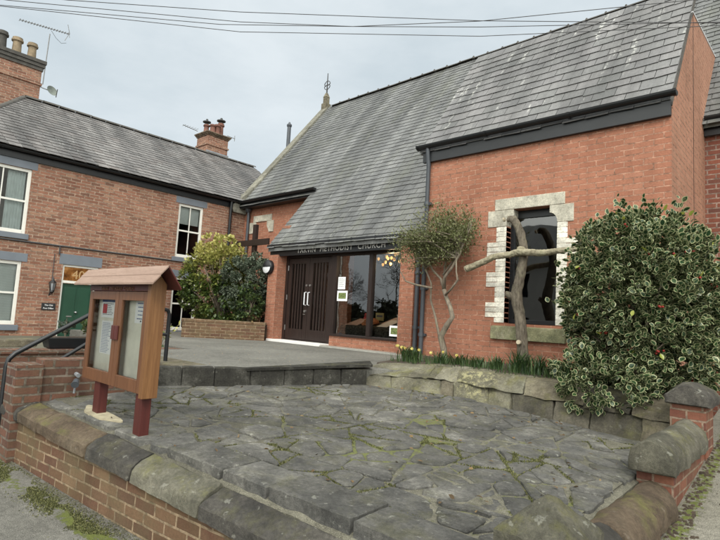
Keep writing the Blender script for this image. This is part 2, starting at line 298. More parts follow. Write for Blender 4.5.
# ------------------------------------------------------------------ mesh helpers
class MB:
    def __init__(s): s.v = []; s.f = []; s.rnd = []
    def add(s, vs, fs, r=None):
        o = len(s.v); s.v += [tuple(p) for p in vs]; s.f += [tuple(o+i for i in q) for q in fs]
        r = random.random() if r is None else r; s.rnd += [r]*len(fs); return s
    def hexa(s, p, r=None):
        return s.add(p, [(0,3,2,1),(4,5,6,7),(0,1,5,4),(1,2,6,5),(2,3,7,6),(3,0,4,7)], r)
    def box(s, x0, x1, y0, y1, z0, z1, r=None):
        return s.hexa([(x0,y0,z0),(x1,y0,z0),(x1,y1,z0),(x0,y1,z0),(x0,y0,z1),(x1,y0,z1),(x1,y1,z1),(x0,y1,z1)], r)
    def prism(s, poly, d, r=None):
        """extrude a planar 3D polygon by vector d"""
        n = len(poly); P = [Vector(p) for p in poly]; D = Vector(d)
        nrm = Vector((0,0,0))
        for i in range(n): nrm += P[i].cross(P[(i+1) % n])
        if nrm.dot(D) > 0: P.reverse()
        return s.add([*P, *[p+D for p in P]], [tuple(range(n)), tuple(range(2*n-1, n-1, -1))] + [(i, i+n, (i+1) % n+n, (i+1) % n) for i in range(n)], r)
    def tube(s, pts, rad, n=8, caps=True, r=None):
        pts = [Vector(p) for p in pts]; rad = [rad]*len(pts) if isinstance(rad, (int, float)) else rad
        vs = []; prev = None
        for i, p in enumerate(pts):
            d = (pts[min(i+1, len(pts)-1)]-pts[max(i-1, 0)]).normalized()
            if prev is None: a = d.orthogonal().normalized()
            else: a = (prev - d*prev.dot(d)).normalized()
            prev = a; b = d.cross(a)
            for k in range(n):
                t = 2*math.pi*k/n; vs.append(p + (a*math.cos(t)+b*math.sin(t))*rad[i])
        fs = []
        for i in range(len(pts)-1):
            for k in range(n): fs.append((i*n+k, i*n+(k+1) % n, (i+1)*n+(k+1) % n, (i+1)*n+k))
        if caps: fs += [tuple(range(n-1, -1, -1)), tuple((len(pts)-1)*n+k for k in range(n))]
        return s.add(vs, fs, r)
    def lathe(s, c, prof, n=14, r=None):
        """prof: (radius, z)"""
        vs = [(c[0]+q*math.cos(2*math.pi*k/n), c[1]+q*math.sin(2*math.pi*k/n), c[2]+z) for q, z in prof for k in range(n)]
        fs = [(i*n+k, i*n+(k+1) % n, (i+1)*n+(k+1) % n, (i+1)*n+k) for i in range(len(prof)-1) for k in range(n)]
        fs += [tuple(range(n-1, -1, -1)), tuple((len(prof)-1)*n+k for k in range(n))]
        return s.add(vs, fs, r)
    def stone(s, c8, n=5, rnd=.18, amp=.012, fs_=4., r=None):
        """rounded, weathered block between eight corners (bottom four, top four)"""
        C = [Vector(c) for c in c8]; idx = {}; vs = []; faces = []; seed = random.random()*50
        def tri(u, v, w):
            b = (C[0]*(1-u)*(1-v)+C[1]*u*(1-v)+C[2]*u*v+C[3]*(1-u)*v); t = (C[4]*(1-u)*(1-v)+C[5]*u*(1-v)+C[6]*u*v+C[7]*(1-u)*v)
            return b*(1-w)+t*w
        def vert(i, j, k):
            if (i, j, k) in idx: return idx[i, j, k]
            p = Vector((2*i/n-1, 2*j/n-1, 2*k/n-1)); q = Vector(max(-(1-rnd), min(1-rnd, a)) for a in p); d = p-q
            if d.length > 1e-6: p = q+d.normalized()*min(d.length, rnd)
            w = tri(*((a+1)/2 for a in p)); nv = noise.noise_vector(w*fs_+Vector((seed, 0, 0))); w += nv*amp + noise.noise_vector(w*fs_*4)*amp*.35
            idx[i, j, k] = len(vs); vs.append(w); return idx[i, j, k]
        for a in range(n):
            for b in range(n):
                for k in (0, n):
                    q = [(a,b,k),(a+1,b,k),(a+1,b+1,k),(a,b+1,k)]; q = q if k else q[::-1]; faces.append([vert(*t) for t in q])
                    q = [(a,k,b),(a,k,b+1),(a+1,k,b+1),(a+1,k,b)]; q = q if k else q[::-1]; faces.append([vert(*t) for t in q])
                    q = [(k,a,b),(k,a+1,b),(k,a+1,b+1),(k,a,b+1)]; q = q if k else q[::-1]; faces.append([vert(*t) for t in q])
        return s.add(vs, faces, r)
    def profile(s, prof, p0, p1, dep, segs=10, amp=.007, r=None, endr=.018, skew=0):
        """stone of cross-section prof [(depth, height)] run from p0 to p1; dep = horizontal unit vector of depth"""
        p0 = Vector(p0); p1 = Vector(p1); dep = Vector(dep); ax = (p1-p0); Ln = ax.length; n = len(prof); seed = random.random()*60
        cd = sum(a for a, b in prof)/n; ch = sum(b for a, b in prof)/n
        ts = [0, endr/Ln*.4, endr/Ln] + [i/segs for i in range(1, segs)] + [1-endr/Ln, 1-endr/Ln*.4, 1]; ks = [.86, .96, 1]+[1]*(segs-1)+[1, .96, .86]
        vs = []
        for t, k in zip(ts, ks):
            for a, b in prof:
                w = p0+ax*t + dep*(cd+(a-cd)*k) + Vector((0,0,ch+(b-ch)*k)) + ax.normalized()*skew*(a-cd)
                w += noise.noise_vector(w*5+Vector((seed,0,0)))*amp*1.6 + noise.noise_vector(w*19)*amp*.7; vs.append(w)
        m = len(ts); fs = [(i*n+k, (i+1)*n+k, (i+1)*n+(k+1) % n, i*n+(k+1) % n) for i in range(m-1) for k in range(n)]
        fs += [tuple(range(n)), tuple((m-1)*n+k for k in range(n-1, -1, -1))]
        return s.add(vs, fs, r)
    def build(s, name, mat, parent=None, smooth=False, bevel=0., autos=None):
        return link_mesh(name, s.v, s.f, mat, parent, smooth, bevel, s.rnd, autos)

WL = {}
def link_mesh(name, v, f, mat, parent=None, smooth=False, bevel=0., rnd=None, autos=None):
    off = WL.get(parent.name, Vector((0,0,0))) if parent else Vector((0,0,0))
    me = bpy.data.meshes.new(name); me.from_pydata([tuple(Vector(p)-off) for p in v], [], f); me.update()
    bm = bmesh.new(); bm.from_mesh(me); lr = bm.faces.layers.float.new('rnd')
    if rnd is not None:
        for q, x in zip(bm.faces, rnd): q[lr] = x
    if len(f) > 1: bmesh.ops.recalc_face_normals(bm, faces=bm.faces)
    if bevel: bmesh.ops.bevel(bm, geom=list(bm.edges), offset=bevel, segments=2, affect='EDGES', profile=.6)
    uvl = bm.loops.layers.uv.new('UVMap'); bm.normal_update()
    for fc in bm.faces:
        n = fc.normal
        if abs(n.z) < .9:
            h = Vector((-n.y, n.x, 0)).normalized()
            if abs(h.x) > abs(h.y): h = h if h.x > 0 else -h
            elif h.y < 0: h = -h
            sl = n.cross(h); sl = sl if sl.z > 0 else -sl
            for lp in fc.loops: w = lp.vert.co+off; lp[uvl].uv = (w.dot(h), w.dot(sl) if abs(n.z) > .05 else w.z)
        else:
            for lp in fc.loops: w = lp.vert.co+off; lp[uvl].uv = (w.x, w.y)
    bm.to_mesh(me); bm.free()
    if smooth: me.polygons.foreach_set('use_smooth', [True]*len(me.polygons))
    o = bpy.data.objects.new(name, me); COL.objects.link(o); me.materials.append(M[mat])
    if smooth and autos: me.set_sharp_from_angle(angle=R(autos))
    if parent: o.parent = parent
    WL[o.name] = off
    return o
def tag(o, label=None, cat=None, group=None, kind=None):
    if label: o['label'] = label
    if cat: o['category'] = cat
    if group: o['group'] = group
    if kind: o['kind'] = kind
    return o
def thing(name, loc, label, cat, group=None):
    o = bpy.data.objects.new(name, None); COL.objects.link(o); o.location = loc; o.empty_display_size = .1
    WL[o.name] = Vector(loc); return tag(o, label, cat, group)
def part_of(o, parent):            # a part whose own parts measure from the same base
    o.parent = parent; return o
def copy_tree(o, parent=None):
    c = o.copy(); COL.objects.link(c); c.parent = parent
    for ch in list(o.children): copy_tree(ch, c)
    return c
def struct(o): o['kind'] = 'structure'; return o
def bx(name, mat, parent, x0, x1, y0, y1, z0, z1, bevel=.004): return MB().box(x0,x1,y0,y1,z0,z1).build(name, mat, parent, bevel=bevel)

def instance_mesh(name, tv, tf, P, A, B, C, mat, parent=None, rnd=None, rim=None, smooth=False, kind=None):
    """many copies of a small template (leaf, blade) in ONE mesh. P,A,B,C: (N,3) origin and scaled axes"""
    off = np.array(WL.get(parent.name, (0,0,0)) if parent else (0,0,0)); tv = np.asarray(tv, float); N, k = len(P), len(tv)
    V = (P[:,None,:]-off + tv[None,:,0:1]*A[:,None,:] + tv[None,:,1:2]*B[:,None,:] + tv[None,:,2:3]*C[:,None,:]).reshape(-1, 3)
    loops = np.concatenate([np.array(f) for f in tf]); ln = np.array([len(f) for f in tf]); nl = len(loops)
    me = bpy.data.meshes.new(name); me.vertices.add(N*k); me.vertices.foreach_set('co', V.astype(np.float32).ravel())
    me.loops.add(N*nl); me.loops.foreach_set('vertex_index', (loops[None,:]+(np.arange(N)*k)[:,None]).astype(np.int32).ravel())
    tot = np.tile(ln, N); st = np.concatenate([[0], np.cumsum(tot)[:-1]])
    me.polygons.add(len(tot)); me.polygons.foreach_set('loop_start', st.astype(np.int32)); me.polygons.foreach_set('loop_total', tot.astype(np.int32))
    me.update(calc_edges=True)
    r = RNG.random(N) if rnd is None else rnd
    at = me.attributes.new('rnd', 'FLOAT', 'POINT'); at.data.foreach_set('value', np.repeat(r, k).astype(np.float32))
    if rim is not None:
        a2 = me.attributes.new('rim', 'FLOAT', 'POINT'); a2.data.foreach_set('value', np.tile(np.asarray(rim), N).astype(np.float32))
    if smooth: me.polygons.foreach_set('use_smooth', np.ones(len(tot), bool))
    o = bpy.data.objects.new(name, me); COL.objects.link(o); me.materials.append(M[mat])
    if parent: o.parent = parent
    if kind: o['kind'] = kind
    return o
LEAF_V = [(0,0,0),(.28,.30,.05),(.28,.62,.06),(0,1,-.05),(-.28,.62,.06),(-.28,.30,.05),(0,.45,-.03)]
LEAF_F = [(0,1,6),(1,2,6),(2,3,6),(3,4,6),(4,5,6),(5,0,6)]
_o = [(0,0,0),(.22,.16,.06),(.36,.42,.09),(.30,.72,.07),(0,1.0,-.06),(-.30,.72,.07),(-.36,.42,.09),(-.22,.16,.06)]
HOLLY_V = _o + [((x*.52), .14+(y-.0)*.72, z*.55-.01) for x, y, z in _o]
HOLLY_F = [(i, (i+1) % 8, 8+(i+1) % 8, 8+i) for i in range(8)] + [(8,9,10,11),(8,11,12,15),(12,13,14,15)]
HOLLY_RIM = [1.]*8+[0.]*8
def frames(D, roll=None):
    """axes for leaves pointing along D (N,3): returns side, dir, normal (unit)"""
    D = D/np.linalg.norm(D, axis=1, keepdims=True); up = RNG.normal(size=D.shape)*.45+np.array([0,0,1.])
    X = np.cross(D, up); X /= np.linalg.norm(X, axis=1, keepdims=True)+1e-9; Z = np.cross(X, D)
    return X, D, Z
def crown_points(N, c, rad, bias=.62, lumps=22, lump=.28, seed=0, zmin=-9, flat=0., clumps=0, pull=.42):
    """points in a lumpy crown; more of them near the surface. Returns points and outward directions"""
    g = np.random.default_rng(seed); lump_d = g.normal(size=(lumps, 3)); lump_d /= np.linalg.norm(lump_d, axis=1, keepdims=True); lump_r = g.random(lumps)*lump
    d = g.normal(size=(N, 3)); d /= np.linalg.norm(d, axis=1, keepdims=True)
    k = (np.clip((d@lump_d.T-.72)/.28, 0, 1)*lump_r[None,:]).max(1)
    if flat: d2 = np.sign(d)*np.abs(d)**(1-flat); d2 /= np.abs(d2).max(1, keepdims=True)*.55+.45*np.linalg.norm(d2, axis=1, keepdims=True)
    else: d2 = d
    rr = (1-lump*.5+k)*(1-(1-bias)*g.random(N)**1.6)
    P = np.array(c)+d2*rr[:,None]*np.array(rad)
    if clumps:                                       # gather leaves round the ends of twigs
        Q = P[g.choice(N, clumps, replace=False)]; Q = np.array(c)+(Q-np.array(c))*(1+.10*g.random(clumps))[:,None]; j = np.argmin(((P[:,None,:]-Q[None])**2).sum(2), 1); P = P+(Q[j]-P)*(pull*(.4+.6*g.random(N)))[:,None]
    ok = P[:,2] > zmin
    return P[ok], d[ok]
def leaves(name, mat, parent, P, D, size, tv=LEAF_V, tf=LEAF_F, rim=None, width=1., jitter=.8, droop=.0, rnd=None):
    g = RNG; N = len(P); dirs = D+g.normal(size=(N,3))*jitter; dirs[:,2] -= droop
    X, Y, Z = frames(dirs); sz = size*(.65+.7*g.random(N))[:,None]
    return instance_mesh(name, tv, tf, P, X*sz*width, Y*sz, Z*sz, mat, parent, rnd, rim)

def text_mesh(name, body, mat, parent, origin, xdir, up, size, depth=.006, align='LEFT', spacing=1.):
    cu = bpy.data.curves.new(name, 'FONT'); cu.body = body; cu.size = size; cu.extrude = depth; cu.align_x = align; cu.space_character = spacing; cu.resolution_u = 3
    t = bpy.data.objects.new(name, cu); COL.objects.link(t); bpy.context.view_layer.update()
    me = bpy.data.meshes.new_from_object(t.evaluated_get(bpy.context.evaluated_depsgraph_get())); bpy.data.objects.remove(t)
    X = Vector(xdir).normalized(); U = Vector(up).normalized(); Nn = X.cross(U); off = WL.get(parent.name, Vector((0,0,0))) if parent else Vector((0,0,0))
    for v in me.vertices: v.co = Vector(origin)-off + X*v.co.x+U*v.co.y+Nn*v.co.z
    o = bpy.data.objects.new(name, me); COL.objects.link(o); me.materials.clear(); me.materials.append(M[mat]); me.name = name
    if parent: o.parent = parent
    return o

def slates(name, mat, parent, O, U, V, rows, sw, ex, span, thick=.008, lift=.017, jit=.012):
    """real overlapping slates: O origin at eave, U along eave, V up slope (unit); span(v0,v1) -> (u0,u1)"""
    O = Vector(O); U = Vector(U).normalized(); V = Vector(V).normalized(); N = U.cross(V); N = N if N.z > 0 else -N
    mb = MB(); uvs = []
    for i in range(rows):
        v0 = i*ex-.02; v1 = (i+1)*ex+.05; sp = span(i*ex, (i+1)*ex)
        if sp is None: continue
        u0, u1 = sp; u = u0-(sw*.5 if i % 2 else 0)
        while u < u1-.01:
            a = max(u, u0)+.004; b = min(u+sw, u1)-.004; u += sw
            if b-a < .03: continue
            dv = random.gauss(0, .009)-(.02 if random.random() < .012 else 0); h = lift+random.random()*.004; tl = random.gauss(0, .004)
            base = [(a,v0+dv+tl,h),(b,v0+dv-tl,h),(b,v1,.001),(a,v1,.001)]
            top = [O+U*x+V*y+N*(z+thick) for x, y, z in base]; bot = [O+U*x+V*y+N*z for x, y, z in base]
            mb.add(bot+top, [(4,5,6,7),(0,1,5,4),(1,2,6,5),(3,0,4,7)])
    return mb.build(name, mat, parent)

# ================================================================== SETTING
def face_y(x): return 1.41+.09*(x+5.4)            # street face of the low front wall
def cop_z(x): return -1.035-.045*(x+5.4)            # underside of its copings
def pave_z(x): return -1.38-.025*(min(max(x, -14), -3)+5.5)
def court_z(x, y): return -.91-.035*(x+4)+.025*(y-1.7)
def sheet(name, mat, poly, depth, zf=None, kind='structure'):
    P = [(x, y, (zf(x, y) if zf else z)) for x, y, *q in poly for z in (q or [0])]
    o = MB().prism(P, (0,0,-depth)).build(name, mat); o['kind'] = kind; return o
sheet('ground', 'earth', [(-300,-300,-1.8),(300,-300,-1.8),(300,300,-1.8),(-300,300,-1.8)], .5)
sheet('road', 'asphalt', [(-60,-8,-1.62),(60,-8,-1.62),(60,-1.2,-1.62),(-60,-1.2,-1.62)], .15)
def grid_sheet(name, mat, x0, x1, y0, y1, step, zf, moss=None, skip=None):
    xs = np.arange(x0, x1+1e-6, step); ys = np.arange(y0, y1+1e-6, step); vs = [(x, y, zf(x, y)) for y in ys for x in xs]; nx = len(xs)
    fs = [(j*nx+i, j*nx+i+1, (j+1)*nx+i+1, (j+1)*nx+i) for j in range(len(ys)-1) for i in range(nx-1) if not (skip and skip(xs[i]+step/2, ys[j]+step/2))]
    o = link_mesh(name, vs, fs, mat); o['kind'] = 'structure'; me = o.data
    if moss:
        a = me.attributes.new('moss', 'FLOAT', 'POINT'); a.data.foreach_set('value', np.array([moss(v.co.x, v.co.y) for v in me.vertices], np.float32))
    return o
def pave_moss(x, y):
    d = face_y(x)-y
    return max(0, 1-abs(d-.16)/.15)*(.62+.4*noise.noise(Vector((x*1.3, y*3, 0)))) if d > 0 else 0
grid_sheet('pavement', 'pavement', -14, 4, -1.2, 2.0, .1, lambda x, y: pave_z(x)+.004*noise.noise(Vector((x*2, y*2, 3))), pave_moss)
def path_z(y): return -1.44 if y < 1.9 else -1.44+.145*min(y-1.9, 5.2)
grid_sheet('side_path', 'side_path', -.9, 4.1, 1.9, 9.3, .1, lambda x, y: path_z(y)+.006*noise.noise(Vector((x*3, y*3, 1))), lambda x, y: max(0, 1-abs(x+.72)/.16)*.75)
fore = sheet('forecourt', 'asphalt', [(-4.0,5.6),(-4.42,5.10),(-5.44,2.64),(-5.46,3.4),(-7.7,3.4),(-7.7,4.45),(-13.5,4.6),(-13.5,9.3),(-4.0,9.3)], .8, lambda x, y: -.64)
# a thin upstand of the forecourt that grows towards the bank
sheet('forecourt_edge', 'kerb_stone', [(-5.05,3.62),(-4.95,3.60),(-4.32,5.06),(-4.62,5.35)], .03, lambda x, y: -.635+max(0, (y-3.6))*.045)
BANK_B = [(-4.45,4.95),(-3.75,5.22),(-3.1,5.40),(-2.4,5.26),(-1.67,5.14),(-1.0,5.06)]
BANK_T = [(-4.72,5.55,-.615),(-4.05,5.72,-.55),(-3.2,5.64,-.545),(-2.4,5.55,-.55),(-1.6,5.46,-.56),(-1.0,5.40,-.56)]
court_out = [(-5.22, face_y(-5.22)+.17), (-1.02, face_y(-1.02)+.17), (-1.0, 5.06)] + BANK_B[::-1][1:] + [(-5.42, 2.62), (-5.23, 2.60)]
def inside(x, y, poly):
    c = False; n = len(poly)
    for i in range(n):
        (x0, y0), (x1, y1) = poly[i], poly[i-1]
        if (y0 > y) != (y1 > y) and x < (x1-x0)*(y-y0)/(y1-y0)+x0: c = not c
    return c
def court_moss(x, y):
    return .34+.30*noise.noise(Vector((x*1.3+4, y*1.3, 0)))+.30*max(0, 1-math.hypot((x+2.3)/1.5, (y-3.2)/1.3))-(.22 if x < -3.9 else 0)
bed = grid_sheet('paving_bed', 'mortar', -5.5, -1.03, 1.5, 5.6, .03, lambda x, y: court_z(x, y)-.009+.004*noise.noise(Vector((x*9, y*9, 0))), court_moss,
                 skip=lambda x, y: y < face_y(x)+.29 or y > 5.55 or (x < -4.3 and y > 2.62+(x+5.42)*2.34) or x < -5.3)
# crazy paving: every flag its own polygon with a worn edge
def clip_half(poly, a, b, c):                       # keep a*x+b*y <= c
    out = []
    for i in range(len(poly)):
        p, q = poly[i-1], poly[i]; dp = a*p[0]+b*p[1]-c; dq = a*q[0]+b*q[1]-c
        if (dp <= 0) != (dq <= 0): t = dp/(dp-dq); out.append((p[0]+(q[0]-p[0])*t, p[1]+(q[1]-p[1])*t))
        if dq <= 0: out.append(q)
    return out
def inset(poly, d):
    n = len(poly); out = list(poly); A = sum(poly[i-1][0]*poly[i][1]-poly[i][0]*poly[i-1][1] for i in range(n))/2
    res = list(poly)
    for i in range(n):
        p, q = poly[i-1], poly[i]; ex, ey = q[0]-p[0], q[1]-p[1]; l = math.hypot(ex, ey)
        if l < 1e-4: continue
        nx, ny = (ey/l, -ex/l) if A > 0 else (-ey/l, ex/l)          # outward
        res = clip_half(res, nx, ny, nx*p[0]+ny*p[1]-d)
        if len(res) < 3: return []
    return res
def flag_mesh(mb, poly, zf, gap, thick=.05, rough=.012):
    q = inset(poly, gap*(.6+.9*random.random()))
    if len(q) < 3: return
    ar = abs(sum(q[i-1][0]*q[i][1]-q[i][0]*q[i-1][1] for i in range(len(q)))/2)
    if ar < .004: return
    ring = []; sd_ = random.random()*90
    for i in range(len(q)):
        a, b = q[i-1], q[i]; l = math.hypot(b[0]-a[0], b[1]-a[1]); k = max(1, int(l/.055))
        for j in range(k):
            t = j/k; x, y = a[0]+(b[0]-a[0])*t, a[1]+(b[1]-a[1])*t; nv = noise.noise_vector(Vector((x*6, y*6, sd_))); n2 = noise.noise_vector(Vector((x*22, y*22, sd_)))
            ring.append((x+nv.x*rough+n2.x*rough*.4, y+nv.y*rough+n2.y*rough*.4))
    cx = sum(p[0] for p in ring)/len(ring); cy = sum(p[1] for p in ring)/len(ring); h = random.gauss(0, .005); tx, ty = random.gauss(0, .007), random.gauss(0, .007)
    def z(x, y): return zf(x, y)+h+tx*(x-cx)+ty*(y-cy)+.003*noise.noise(Vector((x*5, y*5, sd_)))
    n = len(ring); vs = []
    for sc, dz in ((1, -thick), (1, -.007), (None, 0), (.55, .001)):
        for x, y in ring:
            r = math.hypot(x-cx, y-cy); s_ = sc if sc else max(.5, 1-.009/max(r, .02)); X, Y = cx+(x-cx)*s_, cy+(y-cy)*s_; vs.append((X, Y, z(X, Y)+dz))
    vs.append((cx, cy, z(cx, cy)+.001))
    fs = [(k*n+i, k*n+(i+1) % n, (k+1)*n+(i+1) % n, (k+1)*n+i) for k in range(3) for i in range(n)] + [(3*n+i, 3*n+(i+1) % n, 4*n) for i in range(n)]
    mb.add(vs, fs)
fl = MB()
xf = [-3.30,-2.72,-2.33,-1.74,-1.02]                # long flags laid behind the street coping
for a, b in zip(xf, xf[1:]):
    d0 = .190; d1 = .50+random.uniform(-.04, .04)
    flag_mesh(fl, [(a, face_y(a)+d0), (b, face_y(b)+d0), (b, face_y(b)+d1), (a, face_y(a)+d1)], lambda x, y: court_z(x, y)+.012, .008, .09)
vor_out = [(-5.22, face_y(-5.22)+.18), (-3.32, face_y(-3.32)+.18), (-3.32, face_y(-3.32)+.5), (-1.02, face_y(-1.02)+.5)] + court_out[2:]
def area(p): return abs(sum(p[i-1][0]*p[i][1]-p[i][0]*p[i-1][1] for i in range(len(p)))/2)
def shatter(poly, target, depth=0):
    if len(poly) < 3: return []
    A = area(poly)
    if A < target or depth > 14: return [poly]
    cx = sum(p[0] for p in poly)/len(poly); cy = sum(p[1] for p in poly)/len(poly)
    i, j = max(((i, j) for i in range(len(poly)) for j in range(i)), key=lambda q: (poly[q[0]][0]-poly[q[1]][0])**2+(poly[q[0]][1]-poly[q[1]][1])**2)
    th = math.atan2(poly[i][1]-poly[j][1], poly[i][0]-poly[j][0])+random.gauss(0, .26); f = random.uniform(-.18, .18)
    L_ = math.hypot(poly[i][0]-poly[j][0], poly[i][1]-poly[j][1]); a_, b_ = math.cos(th), math.sin(th); c_ = a_*cx+b_*cy+f*L_
    out = []
    for q in (clip_half(poly, a_, b_, c_), clip_half(poly, -a_, -b_, -c_)): out += shatter(q, random.choice((.03,.045,.06,.08,.11,.17)) if A < .4 else .15, depth+1)
    return out
def round_corners(poly):
    out = []
    for i in range(len(poly)):
        p, q, r_ = poly[i-1], poly[i], poly[(i+1) % len(poly)]; k = random.uniform(.06, .30)
        la, lb = math.hypot(p[0]-q[0], p[1]-q[1]), math.hypot(r_[0]-q[0], r_[1]-q[1]); m = min(la, lb)*k
        if la < .01 or lb < .01: out.append(q); continue
        out += [(q[0]+(p[0]-q[0])/la*m, q[1]+(p[1]-q[1])/la*m), (q[0]+(r_[0]-q[0])/lb*m, q[1]+(r_[1]-q[1])/lb*m)]
    return out
cells = []
for x0_ in np.arange(-5.4, -.9, 1.15):
    for y0_ in np.arange(1.4, 5.7, 1.1):                      # start from skewed blocks so no joint runs right across
        sk = lambda x, y: (x+.30*noise.noise(Vector((x*.9, y*.9, 2)))+.12*(y-3), y+.30*noise.noise(Vector((x*.9, y*.9, 8)))+.10*(x+3))
        blk = [sk(x0_, y0_), sk(x0_+1.15, y0_), sk(x0_+1.15, y0_+1.1), sk(x0_, y0_+1.1)]; poly = vor_out[:]
        for (px_, py_), (qx_, qy_) in zip(blk, blk[1:]+blk[:1]):
            nx_, ny_ = qy_-py_, px_-qx_; poly = clip_half(poly, nx_, ny_, nx_*px_+ny_*py_)
            if len(poly) < 3: break
        if len(poly) >= 3: cells += shatter(poly, .2)
for poly in cells: flag_mesh(fl, round_corners(poly), court_z, random.choice((.005,.007,.010,.014)), .05, .018)
struct(fl.build('paving', 'flag'))
# mortar smear where the left post of the board was set
gs = MB(); ring = [(-4.42+.30*math.cos(t)*(1+.25*math.sin(3*t)), 1.80+.085*math.sin(t)*(1+.2*math.cos(2*t))) for t in [i*math.pi/16 for i in range(32)]]
gs.prism([(x, y, court_z(x, y)+.012) for x, y in ring], (0,0,-.03)); gs.build('mortar_patch', 'clay')['kind'] = 'structure'
bpy.data.objects['mortar_patch'].data.materials[0] = m_plain('pale_mortar', (.33,.29,.20), .95, .3, 14, .6)
# packed mortar between the copings and the first flags
ef = MB(); xs_ = np.linspace(-5.2, -1.02, 40)
for a, b in zip(xs_, xs_[1:]):
    za = [min(cop_z(x)+.140, court_z(x, face_y(x)+.2)-.012)+.012*noise.noise(Vector((x*6, 0, 4))) for x in (a, b)]; zb = [court_z(x, face_y(x)+.32)-.007 for x in (a, b)]; f = lambda x, d, z: (x, face_y(x)+d, z)
    ef.hexa([f(a,.168,-1.6), f(b,.168,-1.6), f(b,.32,-1.6), f(a,.32,-1.6), f(a,.168,za[0]), f(b,.168,za[1]), f(b,.32,zb[1]), f(a,.32,zb[0])])
for k in range(12):
    a, b = 2.2+k*.24, 2.2+(k+1)*.24; ef.hexa([(-1.09,a,-1.6),(-.985,a,-1.6),(-.985,b,-1.6),(-1.09,b,-1.6),(-1.09,a,court_z(-1.05,a)-.007),(-.985,a,court_z(-1,a)-.03),(-.985,b,court_z(-1,b)-.03),(-1.09,b,court_z(-1.05,b)-.007)])
struct(ef.build('paving_edge', 'mortar'))
# soil of the border between the stone bank and the chapel
sheet('border_soil', 'soil', [(-4.95,5.9,-.62)]+[(x, y+.05, z-.02) for x, y, z in BANK_T]+[(-1.0,7.0,-.5),(-4.95,7.0,-.53)], .8)

# ================================================================== CHURCH
ch = thing('church', (-8,8,-.64), 'red brick methodist church with slate roofs, dark entrance doors and a small stone window', 'church')
NX0, NX1, NY, RY = -13.5, 5.0, 9.3, 12.5
SL = 1.25; E0 = (7.75, 1.64)
def nz_(y): return E0[1]+SL*(y-E0[0])
NV = Vector((0, 1, SL)).normalized(); NL = math.sqrt(1+SL*SL)
def wall_holes(name, mat, parent, O, U, u0, u1, z0, z1, holes, t=.3):
    """wall in plane O + u*U, outer face towards U x Z; holes = (u0,u1,z0,z1)"""
    O = Vector(O); U = Vector(U); Nn = U.cross(Vector((0,0,1))); us = sorted({u0, u1, *[h[i] for h in holes for i in (0,1)]}); zs = sorted({z0, z1, *[h[i] for h in holes for i in (2,3)]})
    def hole(a, b): return any(h[0] < a < h[1] and h[2] < b < h[3] for h in holes) or not (u0 < a < u1 and z0 < b < z1)
    P = lambda u, z, d: O+U*u+Vector((0,0,z))-Nn*d
    mb = MB()
    for i in range(len(us)-1):
        for j in range(len(zs)-1):
            a, b, c, d = us[i], us[i+1], zs[j], zs[j+1]; m, n = (a+b)/2, (c+d)/2
            if hole(m, n): continue
            mb.add([P(a,c,0),P(b,c,0),P(b,d,0),P(a,d,0)], [(0,1,2,3)]); mb.add([P(a,c,t),P(b,c,t),P(b,d,t),P(a,d,t)], [(3,2,1,0)])
            for (x, y, p, q) in ((a-.001,n,(a,c),(a,d)), (b+.001,n,(b,c),(b,d)), (m,c-.001,(a,c),(b,c)), (m,d+.001,(a,d),(b,d))):
                if hole(x, y): mb.add([P(*p,0),P(*q,0),P(*q,t),P(*p,t)], [(0,1,2,3)])
    return mb.build(name, mat, parent)
# nave
wall_holes('wall', 'chapel_brick', ch, (0,NY,0), (1,0,0), -13.6, -4.98, -.7, 3.4, [(-9.0,-7.2,-.62,2.0)])
bx('wall', 'nave_brick', ch, -1.38, 5, NY-.1, NY+.2, -1.2, 3.42)
MB().prism([(-13.6,NY+.3,-.7),(-13.6,15.5,-.7),(-13.6,15.5,3.4),(-13.6,RY,7.45),(-13.6,NY+.3,3.5)], (.3,0,0)).build('wall', 'chapel_brick', ch)
MB().prism([(4.7,NY+.2,-.7),(4.7,15.5,-.7),(4.7,15.5,3.4),(4.7,RY,7.45),(4.7,NY+.2,3.5)], (.3,0,0)).build('wall', 'nave_brick', ch)
deck = MB()
for x0, x1, y0, y1 in ((-13.5, 5, 9.05, RY), (-10.12, -4.95, 7.72, 9.05)):
    deck.prism([(x0,y0,nz_(y0)-.012),(x0,y1,nz_(y1)-.012),(x0,y1,nz_(y1)-.10),(x0,y0,nz_(y0)-.10)], (x1-x0,0,0))
deck.prism([(-13.5,RY,nz_(RY)-.012),(-13.5,RY+3.4,nz_(RY)-4.25),(-13.5,RY+3.4,nz_(RY)-4.35),(-13.5,RY,nz_(RY)-.1)], (18.5,0,0))
rf = deck.build('roof', 'slate_old', ch)
slates('slates', 'slate_old', rf, (NX0, 9.0, nz_(9.0)), (1,0,0), NV, 33, .29, .1715, lambda a, b: (0, 18.4))
slates('slates', 'slate_old', rf, (-10.15, E0[0]-.04, nz_(E0[0]-.04)), (1,0,0), NV, 12, .29, .1745, lambda a, b: (0, 5.2))
rt = MB()
x = -13.3
